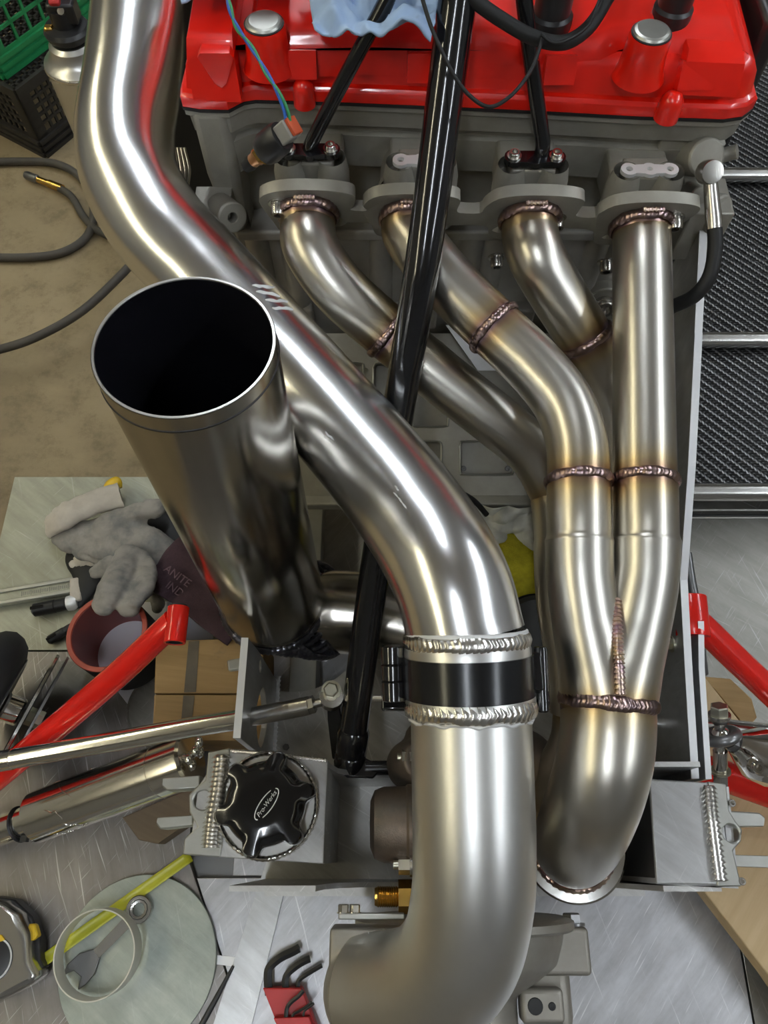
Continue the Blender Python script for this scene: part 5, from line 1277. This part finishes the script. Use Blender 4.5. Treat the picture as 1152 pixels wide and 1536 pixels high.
# tape
tm = thing('tape_measure', 'chrome tape measure with its yellow blade pulled out to the chassis', 'tape measure', PZ(10, 1430, BZ))
a, b = PZ(40, 1459, tz), PZ(286, 1284, tz); ax = (b - a).normalized(); sd_ = V((-ax.y, ax.x, 0))
bm = bmesh.new(); NN = 24; g = []
for i in range(NN + 1):
    p = a + (b - a) * (i / NN); g.append([bm.verts.new(p + sd_ * (0.0056 * s) + Z_ * (0.0016 * s * s)) for s in (-1, -0.5, 0, 0.5, 1)])
for i in range(NN):
    for j in range(4): bm.faces.new((g[i][j], g[i][j + 1], g[i + 1][j + 1], g[i + 1][j]))
o = finish('blade', bm, 'tape_yellow', tm, 60); s = o.modifiers.new('t', 'SOLIDIFY'); s.thickness = 0.0004
body = [(-70, 1380), (-30, 1352), (5, 1352), (30, 1372), (42, 1400), (44, 1440), (58, 1466), (40, 1480), (-20, 1512), (-70, 1512)]
lo = [PZ(x, y, BZ + 0.036) for x, y in body]
plate('case', lo, V((0, 0, -0.034)), 'bright_steel', tm, bevel=0.006)
plate('bumper', [PZ(x, y, BZ + 0.020) for x, y in ((-10, 1344), (22, 1350), (48, 1375), (60, 1410), (60, 1440), (66, 1452), (48, 1462), (40, 1420), (26, 1385), (-5, 1362))], V((0, 0, -0.018)), 'black_plastic', tm, bevel=0.002)
plate('lock_button', [PZ(x, y, BZ + 0.026) for x, y in ((40, 1386), (52, 1386), (57, 1404), (46, 1414), (40, 1412))], V((0, 0, -0.010)), 'yellow_plastic', tm, bevel=0.002)
fcn = PZ(-12, 1440, BZ + 0.0362)
lathe('face_disc', [(0, 0.0008), (0.018, 0.0008), (0.0195, 0.0002), (0.0195, -0.001)], fcn, Z_, 'black_plastic', tm, 40)
lathe('face_ring', [(0.0175, 0.0009), (0.0182, 0.0014), (0.0192, 0.0009)], fcn, Z_, 'emblem', tm, 40)
plate('face_badge', [PZ(x, y, BZ + 0.0368) for x, y in ((-22, 1404), (2, 1402), (8, 1410), (-14, 1418))], V((0, 0, 0.0008)), 'yellow_plastic', tm, bevel=0.0004)
plate('blade_mouth', [PZ(x, y, BZ + 0.012) for x, y in ((38, 1452), (52, 1444), (68, 1452), (46, 1468))], V((0, 0, -0.010)), 'black_plastic', tm)
# spanner
spn = thing('ratchet_spanner', 'steel ratchet spanner lying on the round plate', 'spanner', PZ(160, 1415, BZ + 0.0062))
sz = BZ + 0.0062
a, b = PZ(118, 1458, sz + 0.004), PZ(209, 1364, sz + 0.004); ax = (b - a).normalized(); sd_ = V((-ax.y, ax.x, 0))
LN = (b - a).length
def so(t, s): return a + ax * t + sd_ * s
jaw = [so(0.022, 0.005), so(0.010, 0.0125), so(-0.004, 0.0135), so(-0.014, 0.009), so(-0.003, 0.0048), so(-0.001, -0.0048), so(-0.010, -0.0115), so(-0.002, -0.0135), so(0.010, -0.0125), so(0.022, -0.005)]
plate('open_jaw', jaw, V((0, 0, -0.0035)), 'grey_metal', spn, bevel=0.0008)
plate('shaft', [so(0.020, 0.0048), so(LN - 0.012, 0.0056), so(LN - 0.012, -0.0056), so(0.020, -0.0048)], V((0, 0, -0.0035)), 'bright_steel', spn, bevel=0.001)
lathe('ring_head', [(0.0062, -0.0035), (0.0125, -0.0035), (0.0130, -0.003), (0.0130, 0.0025), (0.0122, 0.0032), (0.0085, 0.0032), (0.0062, 0.0028), (0.0062, -0.0035)], b, Z_, 'bright_steel', spn, 40)
lathe('ratchet_ring', [(0.0060, 0.002), (0.0092, 0.0034), (0.0098, 0.0030)], b, Z_, 'black_plastic', spn, 12)
box('ratchet_lever', so(LN - 0.012, 0.003) + Z_ * 0.002, (0.005, 0.004, 0.003), 'black_plastic', spn, bevel=0.001)
# pipe ring standing on the plate, over tape and spanner
rt = PZ(141, 1432, BZ + 0.035)
rr = 0.0392; rb = V((rt.x, rt.y, BZ + 0.0128))
tag(lathe('pipe_ring', [(rr - 0.0016, 0), (rr, 0), (rr, 0.0215), (rr - 0.0003, 0.022), (rr - 0.0013, 0.022), (rr - 0.0016, 0.0215), (rr - 0.0016, 0)], rb, Z_, 'ring_white', None, 80), 'thin cut ring of pipe standing around the spanner handle', 'ring')
# flat bar, scriber, label
tag(plate('flat_bar', [PZ(x, y, BZ + 0.003) for x, y in ((400, 1290), (438, 1290), (372, 1560), (312, 1560))], V((0, 0, -0.0028)), 'box_alu', bevel=0.0006), 'bright aluminium flat bar lying between the round plate and hex keys', 'flat bar')
tag(tube('scriber', [PZ(350, 1449, BZ + 0.004), PZ(325, 1496, BZ + 0.004), PZ(290, 1560, BZ + 0.004)], [0.0015, 0.0026, 0.0030], 'black_plastic', seg=12, res=2), 'thin black scriber resting against the flat bar', 'scriber')
tag(plate('sticker', [PZ(x, y, BZ + 0.0006) for x, y in ((320, 1432), (357, 1436), (352, 1450), (320, 1446))], V((0, 0, -0.0005)), 'machined'), 'small white sticker beside the round plate', 'sticker')
# hex key set
hk = thing('hex_key_set', 'red plastic hex key holder with bent black keys', 'hex key set', PZ(435, 1510, BZ))
hz_ = BZ + 0.016
plate('holder', [PZ(x, y, hz_) for x, y in ((394, 1482), (452, 1482), (482, 1560), (425, 1560))], V((0, 0, -0.0155)), 'red_plastic', hk, bevel=0.001)
plate('holder_tier', [PZ(x, y, hz_ + 0.007) for x, y in ((410, 1527), (464, 1525), (478, 1560), (425, 1560))], V((0, 0, -0.007)), 'red_plastic', hk, bevel=0.001)
for pts, r, z in ((((404, 1492), (402, 1470), (404, 1452), (420, 1437), (438, 1428), (449, 1422)), 0.0045, 0.010), (((430, 1492), (428, 1472), (432, 1460), (446, 1448), (458, 1441), (465, 1438)), 0.0037, 0.010),
                  (((447, 1490), (447, 1474), (452, 1467), (464, 1459), (474, 1453), (483, 1448)), 0.0024, 0.010), (((429, 1532), (430, 1514), (436, 1504), (448, 1494), (455, 1486)), 0.0022, 0.020),
                  (((437, 1532), (440, 1522), (450, 1516), (462, 1508), (468, 1503)), 0.0014, 0.020), (((455, 1532), (456, 1518), (462, 1512), (471, 1505)), 0.0012, 0.020)):
    bm = bmesh.new(); add_tube(bm, [PZ(x, y, BZ + z) for x, y in pts], r, seg=6, res=5); finish('hex_key', bm, 'black_plastic', hk, 30)

# ================================================================== ON THE GARAGE FLOOR
tag(tube('air_hose', [PZ(x, y, 0.011) for x, y in ((-120, 262), (-40, 246), (30, 242), (85, 246), (122, 268), (140, 310), (132, 352), (95, 378), (40, 386), (-40, 384), (-120, 372))], 0.0085, 'hose_rubber', seg=14, res=6), 'dark rubber air hose coiled in a loop on the concrete', 'hose')
ah = thing('air_line', 'air hose with brass coupling lying inside the coiled loop', 'hose', PZ(80, 285, 0))
hp = [PZ(x, y, 0.012) for x, y in ((86, 280), (108, 296), (126, 326), (150, 348), (200, 366), (260, 380))]
tube('hose', hp, 0.008, 'hose_rubber', ah, seg=14)
a, b = PZ(38, 262, 0.012), PZ(88, 281, 0.012); ax = (b - a).normalized(); L_ = (b - a).length
lathe('coupling_nut', [(0, 0), (0.008, 0.001), (0.0095, 0.006), (0.0095, L_ * 0.36), (0.006, L_ * 0.4), (0, L_ * 0.4)], a, ax, 'grey_metal', ah, 12)
lathe('brass_stem', [(0, L_ * 0.38), (0.0072, L_ * 0.38), (0.0072, L_ * 0.7), (0.009, L_ * 0.72), (0.009, L_ + 0.01), (0, L_ + 0.01)], a, ax, 'brass', ah, 16)
tag(tube('air_hose', [PZ(x, y, z) for x, y, z in ((330, 300, .03), (240, 350, .05), (186, 408, .07), (125, 465, .075), (60, 503, .07), (0, 524, .06), (-100, 545, .04), (-220, 560, 0.012))], 0.0082, 'hose_rubber', seg=14, res=6), 'dark rubber air hose arching just above the floor', 'hose')
# crates
cu, cv = V((.55, .835, 0)).normalized(), V((-.835, .55, 0)).normalized()
def crate(name, label, corner, w, d, h, m, cell, ribs):
    t = thing(name, label, 'crate', corner)
    z0 = corner.z
    def bx(nme, p0, du, dv, z_0, z_1, th, along):
        pass
    def wall(o, dirv, ln, nin):
        bm = bmesh.new()
        def bar(s0, s1, za, zb, th=0.005, off=0.0):
            c = o + dirv * ((s0 + s1) / 2) + nin * (th / 2 - off) + Z_ * ((za + zb) / 2); add_box(bm, c, (abs(s1 - s0), th, abs(zb - za)), (dirv, nin, Z_))
        for k_ in range(ribs): bar(0, ln, z_r * k_ + 0.0, z_r * k_ + z_r * 0.55, 0.010, 0.006)
        bar(0, ln, 0, z_r * ribs, 0.003)
        bar(0, ln, h - 0.022, h, 0.010, 0.004)
        bar(0, 0.03, 0, h, 0.006); bar(ln - 0.03, ln, 0, h, 0.006)
        n = int((ln - 0.06) / cell)
        for i in range(1, n): s = 0.03 + (ln - 0.06) * i / n; bar(s - 0.003, s + 0.003, z_r * ribs, h - 0.02)
        nz = max(2, int((h - 0.02 - z_r * ribs) / cell))
        for i in range(1, nz): z = z_r * ribs + (h - 0.02 - z_r * ribs) * i / nz; bar(0, ln, z - 0.003, z + 0.003)
        return finish('lattice_wall', bm, m, t, 0)
    z_r = 0.016
    wall(corner, cu, w, cv); wall(corner, cv, d, cu); wall(corner + cv * d, cu, w, -cv); wall(corner + cu * w, cv, d, -cu)
    bm = bmesh.new()
    n = int(w / cell)
    for i in range(n + 1): add_box(bm, corner + cu * (w * i / n) + cv * (d / 2) + Z_ * (h - 0.004), (0.006, d, 0.006), (cu, cv, Z_))
    n = int(d / cell)
    for i in range(n + 1): add_box(bm, corner + cu * (w / 2) + cv * (d * i / n) + Z_ * (h - 0.004), (w, 0.006, 0.006), (cu, cv, Z_))
    finish('lattice_panel', bm, m, t, 0)
    return t
kc = PZ(70, 236, 0.0)
crate('milk_crate', 'dusty black plastic lattice crate on the floor under the green one', V((kc.x, kc.y, 0.0005)), 0.33, 0.33, 0.165, 'crate_black', 0.018, 3)
gc = PZ(8, 118, 0.167)
crate('milk_crate', 'green plastic lattice crate stacked on the black crate', V((gc.x, gc.y, 0.167)), 0.33, 0.33, 0.28, 'green_plastic', 0.034, 3)
# polished gas bottle with black valve
bt = PZ(112, 74, 0.36); ex = thing('gas_bottle', 'polished aluminium bottle with black valve and red lever by the crates', 'bottle', V((bt.x, bt.y, 0)))
BR = 0.060
lathe('bottle', [(0, 0.0), (BR - 0.006, 0.0), (BR, 0.008), (BR, 0.335), (BR + 0.001, 0.338), (BR + 0.001, 0.343), (BR - 0.003, 0.347), (BR - 0.008, 0.350), (BR - 0.016, 0.358), (BR - 0.019, 0.372), (BR - 0.026, 0.378), (0, 0.380)], V((bt.x, bt.y, 0)), Z_, 'satin_alu', ex, 56)
weld('weld_bead', V((bt.x, bt.y, 0.338)), Z_, BR + 0.0005, 0.003, 'weld_alu', ex, 60)
vb = V((bt.x, bt.y, 0.380))
lathe('valve_collar', [(0, 0), (0.030, 0), (0.038, 0.008), (0.040, 0.016), (0.036, 0.022), (0.020, 0.024), (0.018, 0.05), (0, 0.05)], vb, Z_, 'black_plastic', ex, 32)
box('valve_block', vb + V((0.005, 0.004, 0.045)), (0.046, 0.034, 0.034), 'black_plastic', ex, bevel=0.004)
box('gauge', vb + V((-0.026, -0.010, 0.022)), (0.016, 0.014, 0.010), 'brass', ex, bevel=0.003)
box('lever', vb + V((0.0, 0.014, 0.075)), (0.018, 0.06, 0.012), 'red_plastic', ex, ax=(X_, V((0, .9, .43)), V((0, -.43, .9))), bevel=0.003)
lathe('valve_screw', [(0, 0), (0.006, 0), (0.006, 0.004), (0, 0.0045)], vb + V((0.008, -0.014, 0.052)), V((0, -0.6, 0.8)), 'bolt_steel', ex, 16)
